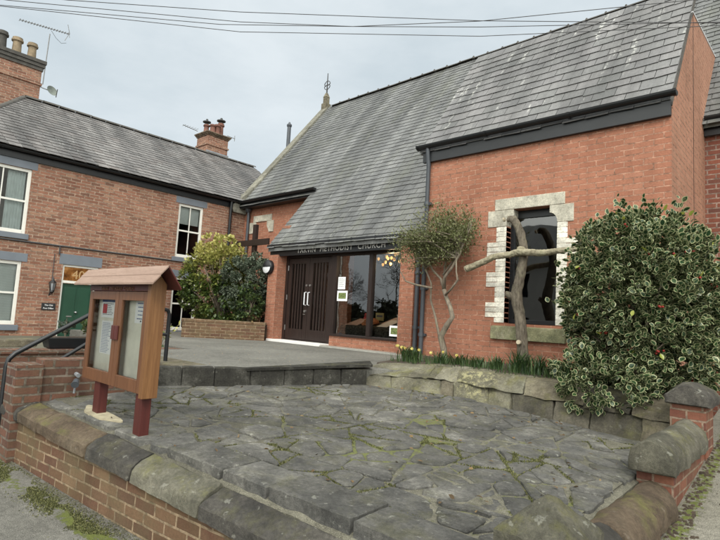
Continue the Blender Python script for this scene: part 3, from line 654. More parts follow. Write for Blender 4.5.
while x < 4.9:
    n = 7; a = [R(-70+140*i/(n-1)) for i in range(n)]
    pr = [(0.10*math.sin(t), .10*math.cos(t)-.02) for t in a]; dz = random.uniform(0, .012)
    vs = [(xx, RY+p, nz_(RY)+q+dz+d) for xx, d in ((x,0),(x+.44,0)) for p, q in pr]
    rt.add(vs, [(i, i+1, n+i+1, n+i) for i in range(n-1)]); rt.hexa([(x+.40,RY-.03,nz_(RY)+.06+dz),(x+.47,RY-.03,nz_(RY)+.06+dz),(x+.47,RY+.03,nz_(RY)+.06+dz),(x+.40,RY+.03,nz_(RY)+.06+dz),(x+.42,RY-.01,nz_(RY)+.125+dz),(x+.45,RY-.01,nz_(RY)+.125+dz),(x+.45,RY+.01,nz_(RY)+.125+dz),(x+.42,RY+.01,nz_(RY)+.125+dz)])
    x += .45
rt.build('ridge_tiles', 'clay_dark', rf)
gc = MB(); ys = np.linspace(9.0, RY-.05, 8)
for a, b in zip(ys, ys[1:]):
    gc.hexa([(-13.74,a,nz_(a)-.10),(-13.42,a,nz_(a)-.10),(-13.42,b-.008,nz_(b)-.11),(-13.74,b-.008,nz_(b)-.11),(-13.74,a,nz_(a)+.13),(-13.42,a,nz_(a)+.13),(-13.42,b-.008,nz_(b)+.12),(-13.74,b-.008,nz_(b)+.12)])
gc.hexa([(-13.74,RY+3.3,3.1),(-13.42,RY+3.3,3.1),(-13.42,RY+.05,nz_(RY)-.1),(-13.74,RY+.05,nz_(RY)-.1),(-13.74,RY+3.3,3.35),(-13.42,RY+3.3,3.35),(-13.42,RY+.05,nz_(RY)+.12),(-13.74,RY+.05,nz_(RY)+.12)])
gc.build('gable_coping', 'verge_stone', ch, bevel=.012)
MB().hexa([(-13.78,8.82,3.02),(-13.40,8.82,3.02),(-13.40,9.28,3.02),(-13.78,9.28,3.02),(-13.78,8.72,3.2),(-13.40,8.72,3.2),(-13.40,9.28,3.72),(-13.78,9.28,3.72)]).build('kneeler', 'verge_stone', ch, bevel=.015)
fz = nz_(RY)
fn = MB(); fn.box(-13.70,-13.46,RY-.13,RY+.13,fz-.05,fz+.20); fn.box(-13.66,-13.50,RY-.09,RY+.09,fz+.205,fz+.44)
fn.hexa([(-13.67,RY-.10,fz+.445),(-13.49,RY-.10,fz+.445),(-13.49,RY+.10,fz+.445),(-13.67,RY+.10,fz+.445),(-13.61,RY-.04,fz+.62),(-13.55,RY-.04,fz+.62),(-13.55,RY+.04,fz+.62),(-13.61,RY+.04,fz+.62)])
fo = fn.build('finial', 'dark_sandstone', ch, bevel=.012)
ir = MB(); X = -13.58; ir.tube([(X,RY,fz+.6),(X,RY,fz+1.38)], [.028,.014]); ir.tube([(X-.13,RY,fz+.92),(X+.13,RY,fz+.92)], .018)
for sx in (-1, 1):
    ir.tube([(X+sx*.11,RY,fz+.80),(X+sx*.15,RY,fz+.87),(X+sx*.10,RY,fz+.92),(X+sx*.15,RY,fz+.97),(X+sx*.11,RY,fz+1.04)], .015, 6); ir.tube([(X,RY,fz+.74),(X+sx*.11,RY,fz+.80)], .013, 6); ir.tube([(X,RY,fz+1.1),(X+sx*.11,RY,fz+1.04)], .013, 6)
ir.build('cross', 'iron', fo)
def gutter(name, parent, a, b, r=.06, mat='black', lead=None):
    a = Vector(a); b = Vector(b); ax = (b-a).normalized(); sd_ = ax.cross(Vector((0,0,1))); mb = MB(); n = 9
    def ring(p, q): return [p+sd_*q*math.cos(math.pi+math.pi*i/(n-1))+Vector((0,0,1))*q*math.sin(math.pi+math.pi*i/(n-1)) for i in range(n)]
    vs = ring(a, r)+ring(b, r)+ring(a, r-.006)+ring(b, r-.006); fs = [(i, i+1, n+i+1, n+i) for i in range(n-1)]+[(2*n+i, 3*n+i, 3*n+i+1, 2*n+i+1) for i in range(n-1)]
    fs += [(0, n, 3*n, 2*n), (n-1, 3*n-1, 4*n-1, 2*n-1), tuple(range(n)), tuple(range(2*n-1, n-1, -1))]; mb.add(vs, fs)
    Ln = (b-a).length; k = max(2, int(Ln/1.0))
    for i in range(k+1):
        p = a+ax*(Ln*i/k); q = p+ax*.035; rg = ring(p, r+.008)+ring(q, r+.008); mb.add(rg, [(i, i+1, n+i+1, n+i) for i in range(n-1)]+[tuple(range(n)), tuple(range(2*n-1, n-1, -1))])
    return mb.build(name, mat, parent)
def pipe(name, parent, pts, r=.038, mat='black', clips=()):
    mb = MB(); mb.tube(pts, r, 10)
    for p in clips: mb.tube([(p[0],p[1],p[2]-.03),(p[0],p[1],p[2]+.03)], r+.01, 10); mb.box(p[0]-r-.03,p[0]+r+.03,p[1]+.005,p[1]+r+.02,p[2]-.02,p[2]+.02)
    return mb.build(name, mat, parent, smooth=True, autos=40)
# upper left wall of the nave: eaves, head of a stone window, downpipe
bx('fascia', 'black', ch, -13.42, -10.02, 9.02, 9.05, 3.16, 3.36)
bx('soffit', 'black', ch, -13.42, -10.02, 9.05, 9.3, 3.16, 3.19)
gutter('gutter', ch, (-13.42, 8.96, 3.36), (-10.0, 8.96, 3.36), .055)
ws = MB(); ws.box(-13.0,-12.12,9.27,9.31,2.74,2.93); ws.prism([(-13.18,9.272,2.40),(-12.99,9.272,2.40),(-12.87,9.272,2.60),(-12.87,9.272,2.736),(-13.18,9.272,2.736)], (0,.05,0)); ws.prism([(-12.02,9.272,2.40),(-12.21,9.272,2.40),(-12.33,9.272,2.60),(-12.33,9.272,2.736),(-12.02,9.272,2.736)], (0,.05,0))
ws.build('window_head', 'dressed', ch, bevel=.006)
MB().prism([(-10.55,9.275,2.62),(-10.1,9.275,2.62),(-10.1,9.275,2.86),(-10.55,9.275,2.86)], (0,.05,0)).build('window_head', 'dressed', ch, bevel=.006)
pipe('downpipe', ch, [(-13.2,9.2,3.32),(-13.2,9.22,3.0),(-13.2,9.22,-.4)], .045, 'pipe_grey', [(-13.2,9.22,2.1),(-13.2,9.22,.6)])
MB().lathe((-13.2,9.2,3.05), [(.05,0),(.10,.08),(.11,.2)], 10).build('hopper', 'pipe_grey', ch)
gutter('gutter', ch, (-1.36, 9.06, 3.34), (5, 9.06, 3.34), .06); bx('fascia', 'black', ch, -1.38, 5, 9.12, 9.16, 3.06, 3.34)

# entrance front
bx('fascia', 'black', ch, -10.14, -5.0, 7.80, 7.84, 1.385, 1.60); sf = bx('soffit', 'door_wood', ch, -10.1, -5.0, 7.842, 8.1, 1.42, 1.45)
g_ = MB(); g_.box(-10.16,-5.0,7.70,7.80,1.585,1.665); 
for i in range(8): xx = -10.0+i*.66; g_.box(xx, xx+.035, 7.692, 7.80, 1.577, 1.672)
g_.build('gutter', 'black', ch, bevel=.006)
x = -9.14
for w_ in ('TARVIN', 'METHODIST', 'CHURCH'):
    o = text_mesh('lettering', w_, 'letter', ch, (x, 7.796, 1.432), (1,0,0), (0,0,1), .168, .006, spacing=1.12)
    x = max(v.co.x for v in o.data.vertices)-8+.14
bx('pillar', 'chapel_brick', ch, -10.12, -9.78, 7.76, 8.12, -.66, 1.42, 0)
bx('pillar', 'chapel_brick', ch, -6.03, -5.70, 7.72, 7.97, -.66, 1.42, 0)
bx('wall', 'chapel_brick', ch, -6.03, -5.90, 7.97, 8.3, -.66, 1.42, 0)
bx('wall', 'chapel_brick', ch, -8.10, -6.03, 7.98, 8.2, -.66, -.40, 0)
bx('wall', 'chapel_brick', ch, -5.90, -4.98, 8.3, 8.5, -.66, 3.0, 0)
bx('wall', 'chapel_brick', ch, -10.12, -9.85, 8.12, 9.3, -.66, 2.2, 0)
bx('window_sill', 'door_wood', ch, -8.12, -6.03, 7.94, 8.12, -.398, -.355)
bx('doorstep', 'step_white', ch, -9.98, -8.10, 7.72, 8.02, -.70, -.585, .01)
bx('threshold', 'concrete', ch, -8.09, -5.6, 7.68, 7.975, -.70, -.615, .01)
DY = 8.03
fr = MB(); fr.box(-9.78,-9.70,DY,DY+.1,-.585,1.40); fr.box(-8.20,-8.04,DY-.01,DY+.1,-.585,1.40); fr.box(-9.70,-8.20,DY,DY+.1,1.36,1.42); fr.box(-8.04,-6.03,DY-.01,DY+.1,1.355,1.42); fr.box(-7.09,-6.99,DY-.01,DY+.1,-.355,1.355); fr.box(-6.08,-6.03,DY,DY+.1,-.355,1.355); fr.box(-9.70,-8.2,DY,DY+.1,-.585,-.565)
fr.build('door_frame', 'door_wood', ch, bevel=.005)
def entrance_door(x0, x1, hinge):
    d = MB(); z0, z1 = -.56, 1.35; y = DY+.02
    d.box(x0,x0+.125,y,y+.05,z0,z1); d.box(x1-.125,x1,y,y+.05,z0,z1); d.box(x0+.125,x1-.125,y,y+.05,z1-.13,z1); d.box(x0+.125,x1-.125,y,y+.05,z0,z0+.24)
    wi = x1-x0-.25
    for i in range(1, 5): c = x0+.125+wi*i/5; d.box(c-.022,c+.022,y+.006,y+.045,z0+.24,z1-.13)
    o = d.build('door', 'door_wood', ch, bevel=.004)
    MB().add([(x0+.12,y+.03,z0+.2),(x1-.12,y+.03,z0+.2),(x1-.12,y+.03,z1-.1),(x0+.12,y+.03,z1-.1)], [(0,1,2,3)]).build('pane', 'glass_door', o)
    hx = (x1-.055) if hinge < 0 else (x0+.055)
    h = MB(); h.tube([(hx,y-.004,.24),(hx,y-.055,.25),(hx,y-.055,.53),(hx,y-.004,.54)], .014, 8); h.build('handle', 'lamp_white', o, smooth=True, autos=50)
    MB().tube([(hx,y-.002,.70),(hx,y-.016,.70)], .025, 12).build('lock', 'steel', o)
    if hinge < 0: MB().tube([(hx,y-.002,.10),(hx,y-.03,.10)], .03, 12).build('lock', 'steel', o); MB().tube([(hx-.03,y-.03,.03),(hx+.03,y-.03,.03)], .012, 6).build('key', 'steel', o)
    ex = x0-.012 if hinge < 0 else x1-.012
    for zz in (-.3, .42, 1.12): MB().tube([(ex+.012,y-.008,zz-.06),(ex+.012,y-.008,zz+.06)], .011, 8).build('hinge', 'steel', o)
entrance_door(-9.695, -8.955, -1); entrance_door(-8.947, -8.205, 1)
for a, b in ((-8.04,-7.09),(-6.99,-6.08)):
    MB().add([(a,DY+.045,-.355),(b,DY+.045,-.355),(b,DY+.045,1.355),(a,DY+.045,1.355)], [(0,1,2,3)]).build('window_pane', 'shop_glass', ch)
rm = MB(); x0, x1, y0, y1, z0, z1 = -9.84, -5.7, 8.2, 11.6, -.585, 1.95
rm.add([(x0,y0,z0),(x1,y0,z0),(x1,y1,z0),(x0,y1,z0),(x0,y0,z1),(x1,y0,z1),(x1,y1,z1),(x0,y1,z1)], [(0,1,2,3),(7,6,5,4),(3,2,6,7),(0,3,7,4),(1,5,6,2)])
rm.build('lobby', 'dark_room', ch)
pipe('downpipe', ch, [(-5.60,7.66,1.60),(-5.60,7.70,1.35),(-5.60,7.70,-.62)], .042, 'pipe_grey', [(-5.60,7.70,.9),(-5.60,7.70,-.1)])

# projecting wing with the stone window
EX0, EX1, EY = -4.98, -1.38, 6.96
wall_holes('wall', 'chapel_brick', ch, (0,EY,0), (1,0,0), EX0, EX1-.003, -.9, 2.72, [(-3.5,-2.75,.05,1.71)])
MB().prism([(EX1-.298,EY+.004,-.9),(EX1-.298,EY+.004,2.72),(EX1-.298,8.31,4.64),(EX1-.298,10.28,4.80),(EX1-.298,9.22,3.46),(EX1-.298,9.22,-.9)], (.298,0,0)).build('gable_wall', 'end_brick', ch)
mj = MB(); mj.box(EX1-.001,EX1+.004,8.30,8.312,-.7,4.63); mj.build('movement_joint', 'black', ch)
MB().prism([(EX0,EY+.3,-.9),(EX0,EY+.3,3.1),(EX0,8.67,5.12),(EX0,10.15,4.6),(EX0,9.3,3.4),(EX0,9.3,-.9)], (.2,0,0)).build('wall', 'chapel_brick', ch)
ev = Vector((0, 1.75, 2.41)).normalized(); eo = (-5.08, 6.90, 2.83)
ed = MB(); ed.prism([(-5.08,6.90,2.815),(-5.08,8.67,5.235),(-5.08,8.67,5.15),(-5.08,7.02,2.815)], (3.68,0,0))
ed.add([(-5.08,8.67,5.20),(-1.42,8.67,5.20),(-1.95,10.25,4.74),(-5.08,10.25,4.74),(-1.42,8.32,4.66)], [(0,1,2,3),(1,4,2)])
er = ed.build('roof', 'slate_new', ch)
slates('slates', 'slate_new', er, eo, (1,0,0), ev, 15, .30, .199, lambda a, b: (0, 3.70), lift=.017)
fl_ = MB(); fl_.prism([(EX1-.02,8.30,4.66),(EX1-.02,10.30,4.82),(EX1-.02,10.30,4.838),(EX1-.02,8.30,4.678)], (.026,0,0)); fl_.prism([(EX1,9.16,3.38),(EX1,10.28,4.79),(EX1,10.34,4.79),(EX1,9.24,3.40)], (.03,0,0))
fl_.build('lead_flashing', 'lead_bright', ch)
vg = MB(); vg.prism([(EX1-.03,6.95,2.80),(EX1-.03,8.30,4.66),(EX1-.03,8.68,5.20),(EX1-.03,8.68,5.165),(EX1-.03,6.97,2.79)], (.034,0,0)); vg.build('verge', 'clay_dark', ch)
bx('fascia', 'fascia', ch, -5.02, EX1-.002, 6.90, 6.958, 2.655, 2.86)
gutter('gutter', ch, (-5.10, 6.85, 2.93), (EX1+.04, 6.85, 2.93), .062)
pipe('downpipe', ch, [(-4.90,6.86,2.88),(-4.90,6.88,2.70),(-4.90,6.905,2.6),(-4.90,6.905,-.5)], .036, 'pipe_grey', [(-4.90,6.905,1.95),(-4.90,6.905,.55),(-4.90,6.905,-.2)])
wd = part_of(bx('window', 'black', ch, -3.5, -2.75, 7.10, 7.16, .055, .115), ch)
wf = MB(); wf.box(-3.5,-3.44,7.10,7.16,.115,1.71); wf.box(-2.81,-2.75,7.10,7.16,.115,1.71); wf.box(-3.44,-2.81,7.10,7.16,1.60,1.71); wf.build('frame', 'black', wd)
MB().add([(-3.44,7.13,.115),(-2.81,7.13,.115),(-2.81,7.13,1.60),(-3.44,7.13,1.60)], [(0,1,2,3)]).build('pane', 'shop_glass', wd)
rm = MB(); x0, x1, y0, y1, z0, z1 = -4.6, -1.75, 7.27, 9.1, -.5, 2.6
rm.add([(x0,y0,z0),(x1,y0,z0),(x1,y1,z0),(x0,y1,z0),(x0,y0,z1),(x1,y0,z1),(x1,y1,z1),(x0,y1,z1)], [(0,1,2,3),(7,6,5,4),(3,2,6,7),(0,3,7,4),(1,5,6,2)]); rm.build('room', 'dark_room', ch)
hd = MB(); hd.box(-3.69,-2.65,6.945,7.1,1.715,1.885)
def shoulder(xo, xi, s):
    pr = [(xo,6.947,1.468),(xi,6.947,1.468)]+[(xi+s*.11*(1-math.cos(t)), 6.947, 1.468+.14*math.sin(t)) for t in [R(k) for k in (20,40,60,80,90)]]+[(xi+s*.11,6.947,1.712),(xo,6.947,1.712)]
    hd.prism(pr, (0,.16,0))
shoulder(-3.80, -3.5, 1); shoulder(-2.53, -2.75, -1); hd.build('window_head', 'dressed', ch, bevel=.008)
MB().hexa([(-3.68,6.90,-.18),(-2.60,6.90,-.18),(-2.60,7.12,-.18),(-3.68,7.12,-.18),(-3.68,6.90,.0),(-2.60,6.90,.0),(-2.60,7.12,.052),(-3.68,7.12,.052)]).build('window_sill', 'sill_stone', ch, bevel=.008)
for s in (0, 1):
    jb = MB()
    for i in range(19):
        z0 = .058+i*.0742; wide = ((18-i)//3) % 2 == 1
        if s == 0: jb.box(-3.80 if wide else -3.655, -3.50, 6.948, 7.0995, z0, z0+.0665)
        else: jb.box(-2.75, -2.47 if wide else -2.61, 6.948, 7.0995, z0, z0+.0665)
    jb.box(*((-3.63,-3.502) if s == 0 else (-2.748,-2.63)), 6.953, 7.098, .058, 1.466)
    jb.build('window_jamb', 'white_brick', ch, bevel=.004)
fp = MB(); fp.tube([(-15.75,12.6,5.4),(-15.75,12.6,7.4)], .075, 12); fp.lathe((-15.75,12.6,7.4), [(.075,0),(.10,.03),(.10,.10),(.06,.13),(.03,.2)], 12)
vp = fp.build('flue_pipe', 'pipe_grey', None, smooth=True, autos=40); tag(vp, 'thin grey flue pipe rising behind the church gable coping', 'flue')

# ================================================================== HOUSE
HX = -13.5
ho = thing('terraced_house', (-15,5,-1.38), 'dark red brick house with white sash windows and a green front door numbered 40', 'house')
win = {'a': (2.36,3.45,1.49,2.98), 'b': (7.09,7.86,1.44,2.96), 'c': (2.36,3.45,-.56,.86), 'd': (7.09,7.86,-.60,.88)}
HD = (4.30,5.12,-1.38,.90)
wall_holes('wall', 'old_brick', ho, (HX,0,0), (0,1,0), 2.0, 11.7, -1.6, 3.36, [*win.values(), HD], .24)
bx('wall', 'old_brick', ho, -20.1, HX-.24, 11.4, 11.7, -1.6, 3.36, 0); bx('wall', 'old_brick', ho, -20.1, HX-.24, 2.0, 2.3, -1.6, 3.36, 0); bx('wall', 'old_brick', ho, -20.1, -19.8, 2.3, 11.4, -1.6, 3.36, 0)
MB().prism([(HX-.02,11.45,3.36),(-20.1,11.45,3.36),(-16.8,11.45,5.62)], (0,.25,0)).build('wall', 'old_brick', ho)
HS = (5.70-3.40)/(16.8-13.34); hv = Vector((-1, 0, HS)).normalized()
hr = MB(); hr.add([(-13.34,1.75,3.388),(-13.34,11.85,3.388),(-16.8,11.85,5.688),(-16.8,3.9,5.688),(-20.26,1.75,3.388),(-20.26,11.85,3.388)], [(0,1,2,3),(0,3,4),(4,3,2,5)])
hro = hr.build('roof', 'slate_house', ho)
ln = math.hypot(16.8-13.34, 2.30)
slates('slates', 'slate_house', hro, (-13.30,1.75,3.385), (0,1,0), hv, 20, .27, ln/20+.001, lambda a, b: (max(0, 2.15*(a+b)/2/ln), 10.1), lift=.017)
def ridge(name, parent, a, b, mat='clay_dark', r=.11):
    a = Vector(a); b = Vector(b); ax = (b-a).normalized(); sd_ = ax.cross(Vector((0,0,1))).normalized(); up = sd_.cross(ax); Ln = (b-a).length; mb = MB(); t = 0; n = 7
    while t < Ln-.05:
        dz = random.uniform(0, .012); vs = []
        for q in (t, min(t+.44, Ln)):
            for i in range(n): th = R(-72+144*i/(n-1)); vs.append(a+ax*q+sd_*r*math.sin(th)+up*(r*math.cos(th)-.035+dz))
        mb.add(vs, [(i, i+1, n+i+1, n+i) for i in range(n-1)]); t += .45
    return mb.build(name, mat, parent)
ridge('ridge_tiles', hro, (-16.8,3.9,5.71), (-16.8,11.85,5.71)); ridge('hip_tiles', hro, (-13.4,1.8,3.44), (-16.8,3.88,5.72), r=.08); ridge('hip_tiles', hro, (-20.2,1.8,3.44), (-16.8,3.88,5.72), r=.08)
bx('fascia', 'black', ho, HX+.003, HX+.03, 1.8, 9.0, 3.16, 3.37); gutter('gutter', ho, (HX+.11,1.75,3.37), (HX+.11,8.98,3.37), .06)
pipe('downpipe', ho, [(HX+.10,8.72,3.32),(HX+.08,8.72,3.05),(HX+.08,8.72,-.6)], .045, 'black', [(HX+.08,8.72,2.0)])
cb = MB(); cb.tube([(HX+.02,y,1.325-.004*abs(math.sin(y*2.1))) for y in np.linspace(2.0,7.05,24)], .018, 6); cb.tube([(HX+.02,4.185,1.32),(HX+.025,4.185,1.12)], .016, 6); cb.tube([(HX+.02,4.09,1.12),(HX+.02,4.09,.52)], .008, 5); cb.build('cable', 'wire', ho)
def sash(key, back, blind=None, curtain=None):
    y0, y1, z0, z1 = win[key]; x = HX
    o = MB(); o.box(x-.10,x-.035,y0,y0+.07,z0,z1); o.box(x-.10,x-.035,y1-.07,y1,z0,z1); o.box(x-.10,x-.035,y0+.07,y1-.07,z1-.07,z1); o.box(x-.10,x-.03,y0+.07,y1-.07,z0,z0+.085)
    w_ = o.build('window', 'white', ho, bevel=.006); m = (y0+y1)/2; zm = (z0+z1)/2
    s_ = MB(); s_.box(x-.085,x-.045,y0+.07,y1-.07,zm-.022,zm+.022); s_.box(x-.08,x-.05,m-.012,m+.012,z0+.085,zm-.022); s_.box(x-.08,x-.05,m-.012,m+.012,zm+.022,z1-.07); s_.build('glazing_bar', 'white', w_)
    MB().add([(x-.066,y0+.07,z0+.08),(x-.066,y1-.07,z0+.08),(x-.066,y1-.07,z1-.07),(x-.066,y0+.07,z1-.07)], [(0,1,2,3)]).build('pane', 'glass', w_)
    bx('sill', 'lintel', ho, x-.10, x+.05, y0-.09, y1+.06, z0-.125, z0-.002, .008); bx('lintel', 'lintel', ho, x-.05, x+.006, y0-.10, y1+.10, z1+.002, z1+.19, .004)
    bxm = MB(); X1 = x-1.9; X0 = x-.305 if y0 < 3 else x-.242
    bxm.add([(X0,y0-.3,z0-.3),(X1,y0-.3,z0-.3),(X1,y1+.6,z0-.3),(X0,y1+.6,z0-.3),(X0,y0-.3,z1+.1),(X1,y0-.3,z1+.1),(X1,y1+.6,z1+.1),(X0,y1+.6,z1+.1)], [(0,1,2,3),(7,6,5,4),(1,5,6,2),(0,4,5,1),(3,2,6,7)]); bxm.build('room', back, ho)
    if blind:
        b = MB(); zz = z1-.07
        while zz > blind: b.box(x-.16,x-.145,y0+.06,y1-.06,zz-.024,zz); zz -= .027
        b.build('blind', 'blind', ho)
    for (a, b_) in (curtain or []):
        c = MB(); n = 22; vs = []
        for i in range(n): yy = a+(b_-a)*i/(n-1); dx = .022*math.sin(i*1.9); vs += [(x-.17+dx,yy,z0+.02),(x-.17+dx*.7,yy,z1-.05)]
        c.add(vs, [(2*i,2*i+2,2*i+3,2*i+1) for i in range(n-1)]); c.build('curtain', 'curtain', ho, smooth=True)
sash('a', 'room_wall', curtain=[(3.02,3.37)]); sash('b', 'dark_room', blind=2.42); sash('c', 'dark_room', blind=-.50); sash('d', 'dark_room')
lg = MB(); lg.lathe((HX-.75,2.75,2.30), [(.02,0),(.06,.03),(.075,.09),(.05,.15),(.02,.17)], 10); lampo = lg.build('pendant_bulb', 'glow', ho)
y0, y1, z0, z1 = HD
d = MB(); d.box(HX-.12,HX-.03,y0,y0+.045,z0,z1); d.box(HX-.12,HX-.03,y1-.075,y1,z0,z1); d.box(HX-.12,HX-.03,y0+.045,y1-.075,z1-.05,z1); d.box(HX-.12,HX-.02,y0+.045,y1-.075,.46,.52)
d.build('door_frame', 'white', ho, bevel=.004)
d = MB(); d.box(HX-.11,HX-.07,y0+.05,y1-.08,-1.36,.455)
for a, b in ((y0+.11,4.665),(4.725,y1-.14)):
    d.box(HX-.07,HX-.058,a,b,-1.2,.36)
hdoor = d.build('door', 'green_door', ho, bevel=.004)
MB().lathe((HX-.045,4.70,-.23), [(.02,-.02),(.035,0),(.02,.02)], 10).build('knocker', 'steel', hdoor); MB().box(HX-.06,HX-.05,4.5,4.62,-.345,-.315).build('letter_plate', 'steel', hdoor)
MB().add([(HX-.07,y0+.045,.52),(HX-.07,y1-.075,.52),(HX-.07,y1-.075,.85),(HX-.07,y0+.045,.85)], [(0,1,2,3)]).build('fanlight', 'glass', ho)
text_mesh('house_number', '40', 'num', ho, (HX-.055, 4.53, .575), (0,1,0), (0,0,1), .30, .006)
MB().box(HX-.9,HX-.85,y0-.1,y1+.1,-1.38,.98).build('hall_wall', 'room_glow', ho)
bx('lintel', 'lintel', ho, HX-.05, HX+.006, y0-.09, y1+.06, z1+.002, z1+.25); bx('plinth', 'dark_sandstone', ho, HX+.002, HX+.03, 2.0, 4.29, -1.5, -.86)
def stack(nm, x0, x1, y0, y1, zb, zt, pots, corb, parent=ho):
    s_ = MB().box(x0,x1,y0,y1,zb,zt-corb); s_.box(x0-.035,x1+.035,y0-.035,y1+.035,zt-corb-.45 if corb > .2 else zt-corb-.36,zt-corb-.38 if corb > .2 else zt-corb-.30)
    c = s_.build('chimney', 'old_brick', parent); k = MB()
    for i in range(3): e = .03+.03*i; k.box(x0-e,x1+e,y0-e,y1+e,zt-corb+.001+corb*i/3.,zt-corb+corb*(i+1)/3.)
    k.build('corbel', 'clay_dark' if corb > .2 else 'coping_brown', c, bevel=.006)
    for (px, py, h, r, mat, cowl) in pots:
        p = MB().lathe((px,py,zt), [(r*1.15,0),(r*1.15,.05),(r,.07),(r*.88,h*.72),(r*.92,h*.78),(r*1.22,h*.82),(r*1.22,h*.90),(r*1.05,h*.92),(r*1.05,h),(r*.8,h),(r*.8,h*.9)], 16).build('chimney_pot', mat, c, smooth=True, autos=35)
        if cowl: MB().lathe((px,py,zt+h), [(r*.5,.0),(r*.5,.07),(r*1.5,.085),(r*1.5,.12),(r*.5,.15),(r*.35,.22)], 12).build('cowl', 'iron', p)
    return c
stack('a', -18.45, -17.62, 2.2, 4.44, 4.2, 7.26, [(-18.02,2.75,.62,.135,'clay_dark',0),(-18.02,3.43,.63,.135,'clay_dark',0),(-18.02,3.82,.60,.13,'clay',0),(-18.02,4.22,.60,.125,'clay',0)], .32)
stack('b', -17.55, -16.80, 9.70, 10.56, 4.8, 6.56, [(-17.2,9.84,.36,.10,'clay_red',1),(-17.0,9.98,.36,.10,'clay_red',0),(-17.0,10.18,.42,.10,'clay_red',0),(-17.1,10.38,.55,.11,'clay_red',1)], .14)
fl2 = MB(); fl2.hexa([(-16.79,9.66,5.6),(-16.76,9.66,5.6),(-16.76,10.6,5.6),(-16.79,10.6,5.6),(-16.79,9.66,5.85),(-16.77,9.66,5.85),(-16.77,10.6,5.85),(-16.79,10.6,5.85)]); fl2.build('lead_flashing', 'lead', ho)
# things on the house
ae = thing('television_aerial', (-17.6,4.55,6.9), 'long spiky television aerial on a mast beside the pale chimney pots', 'aerial')
MB().tube([(-17.58,4.49,6.55),(-17.6,4.53,8.18)], .017, 6).build('mast', 'alum', ae)
ya = MB(); A = Vector((-17.6,3.72,8.25)); B = Vector((-17.6,5.05,8.42)); ya.tube([A,B], .012, 6)
for i in range(18): p = A+(B-A)*(i/17.5); ya.tube([p-Vector((.09,0,0)), p+Vector((.09,0,0))], .006, 5); ya.tube([p-Vector((0,0,.03)), p+Vector((0,0,.03))], .008, 5)
ya.build('boom', 'alum', ae)
rfl = MB(); rfl.tube([B+Vector((0,.02,.0)),B+Vector((0,-.06,.28))], .009, 5); rfl.tube([B,B+Vector((0,-.10,-.26))], .009, 5); rfl.tube([B+Vector((.02,-.02,.1)),B+Vector((.02,.02,-.12))], .007, 5); rfl.build('reflector', 'alum', ae)
MB().tube([(-17.6,4.56,8.3),(-17.58,4.7,8.12),(-17.58,4.86,8.02),(-17.6,5.0,8.1)], .006, 5).build('cable', 'wire', ae)
dh = thing('satellite_dish', (-17.6,4.7,6.45), 'small round satellite dish on the side of the big chimney stack', 'satellite dish')
nd = Vector((.9,.25,.3)).normalized(); a_ = nd.orthogonal().normalized(); b_ = nd.cross(a_); cD = Vector((-17.5,4.74,6.42)); vs = [cD-nd*.05]; fs = []
for j in (1,2,3):
    for k in range(18): t = 2*math.pi*k/18; r_ = .16*j/3; vs.append(cD+a_*r_*math.cos(t)+b_*r_*math.sin(t)-nd*.05*(1-(j/3)**2))
fs = [(0,1+k,1+(k+1)%18) for k in range(18)]+[(1+j*18+k,1+j*18+(k+1)%18,1+(j+1)*18+(k+1)%18,1+(j+1)*18+k) for j in (0,1) for k in range(18)]
fs += [(0,1+(k+1)%18,1+k) for k in range(0)]
MB().add(vs, fs).build('dish', 'dish', dh, smooth=True); MB().tube([cD-nd*.05-b_*.2, cD+nd*.2-b_*.05], .012, 6).build('arm', 'alum', dh); MB().tube([cD-nd*.05, (-17.6,4.44,6.45)], .016, 6).build('bracket', 'alum', dh)
ah = thing('television_aerial', (-16.9,9.7,6.5), 'tiny television aerial sticking out of the far chimney', 'aerial')
MB().tube([(-17.3,9.55,6.6),(-17.3,8.95,6.66)], .012, 5).build('boom', 'alum', ah); e_ = MB()
for i in range(6): e_.tube([(-17.42,9.0+i*.1,6.655),(-17.18,9.0+i*.1,6.655)], .007, 4)
e_.build('element', 'alum', ah); e_ = MB(); e_.tube([(-16.8,10.5,6.62),(-16.8,10.85,6.60)], .012, 5); e_.tube([(-16.8,10.83,6.5),(-16.8,10.83,6.72)], .01, 5); e_.build('element', 'alum', ah)
la = thing('wall_lantern', (HX,4.09,.2), 'black carriage lantern on the brick wall beside the green door', 'lantern')
q = MB(); c_ = (HX+.10,4.09,.2); q.lathe(c_, [(.02,0),(.05,.03),(.045,.05)], 6); q.build('base', 'black', la); MB().lathe((c_[0],c_[1],.44), [(.085,0),(.03,.06),(.02,.10),(.006,.14)], 6).build('cap', 'black', la)
q = MB(); 
for k in range(6): t = 2*math.pi*k/6; q.tube([(c_[0]+.043*math.cos(t),c_[1]+.043*math.sin(t),.25),(c_[0]+.075*math.cos(t),c_[1]+.075*math.sin(t),.44)], .007, 4)
q.build('frame', 'black', la); MB().lathe((c_[0],c_[1],.26), [(.036,0),(.062,.17)], 6).build('glass', 'lead', la); MB().tube([(HX,4.09,.30),(HX+.05,4.07,.22),(HX+.05,4.05,.14),(HX+.10,4.09,.19)], .014, 6).build('bracket', 'black', la)
pq = thing('house_sign', (HX+.01,4.07,-.16), 'small black name plate with white letters beside the green door', 'sign')
bx('plate', 'plaque', pq, HX+.002, HX+.016, 3.935, 4.225, -.20, -.04)
text_mesh('lettering', 'The Old', 'paper', pq, (HX+.018,4.08,-.105), (0,1,0), (0,0,1), .052, .002, 'CENTER'); text_mesh('lettering', 'Post Office', 'paper', pq, (HX+.018,4.08,-.175), (0,1,0), (0,0,1), .048, .002, 'CENTER')

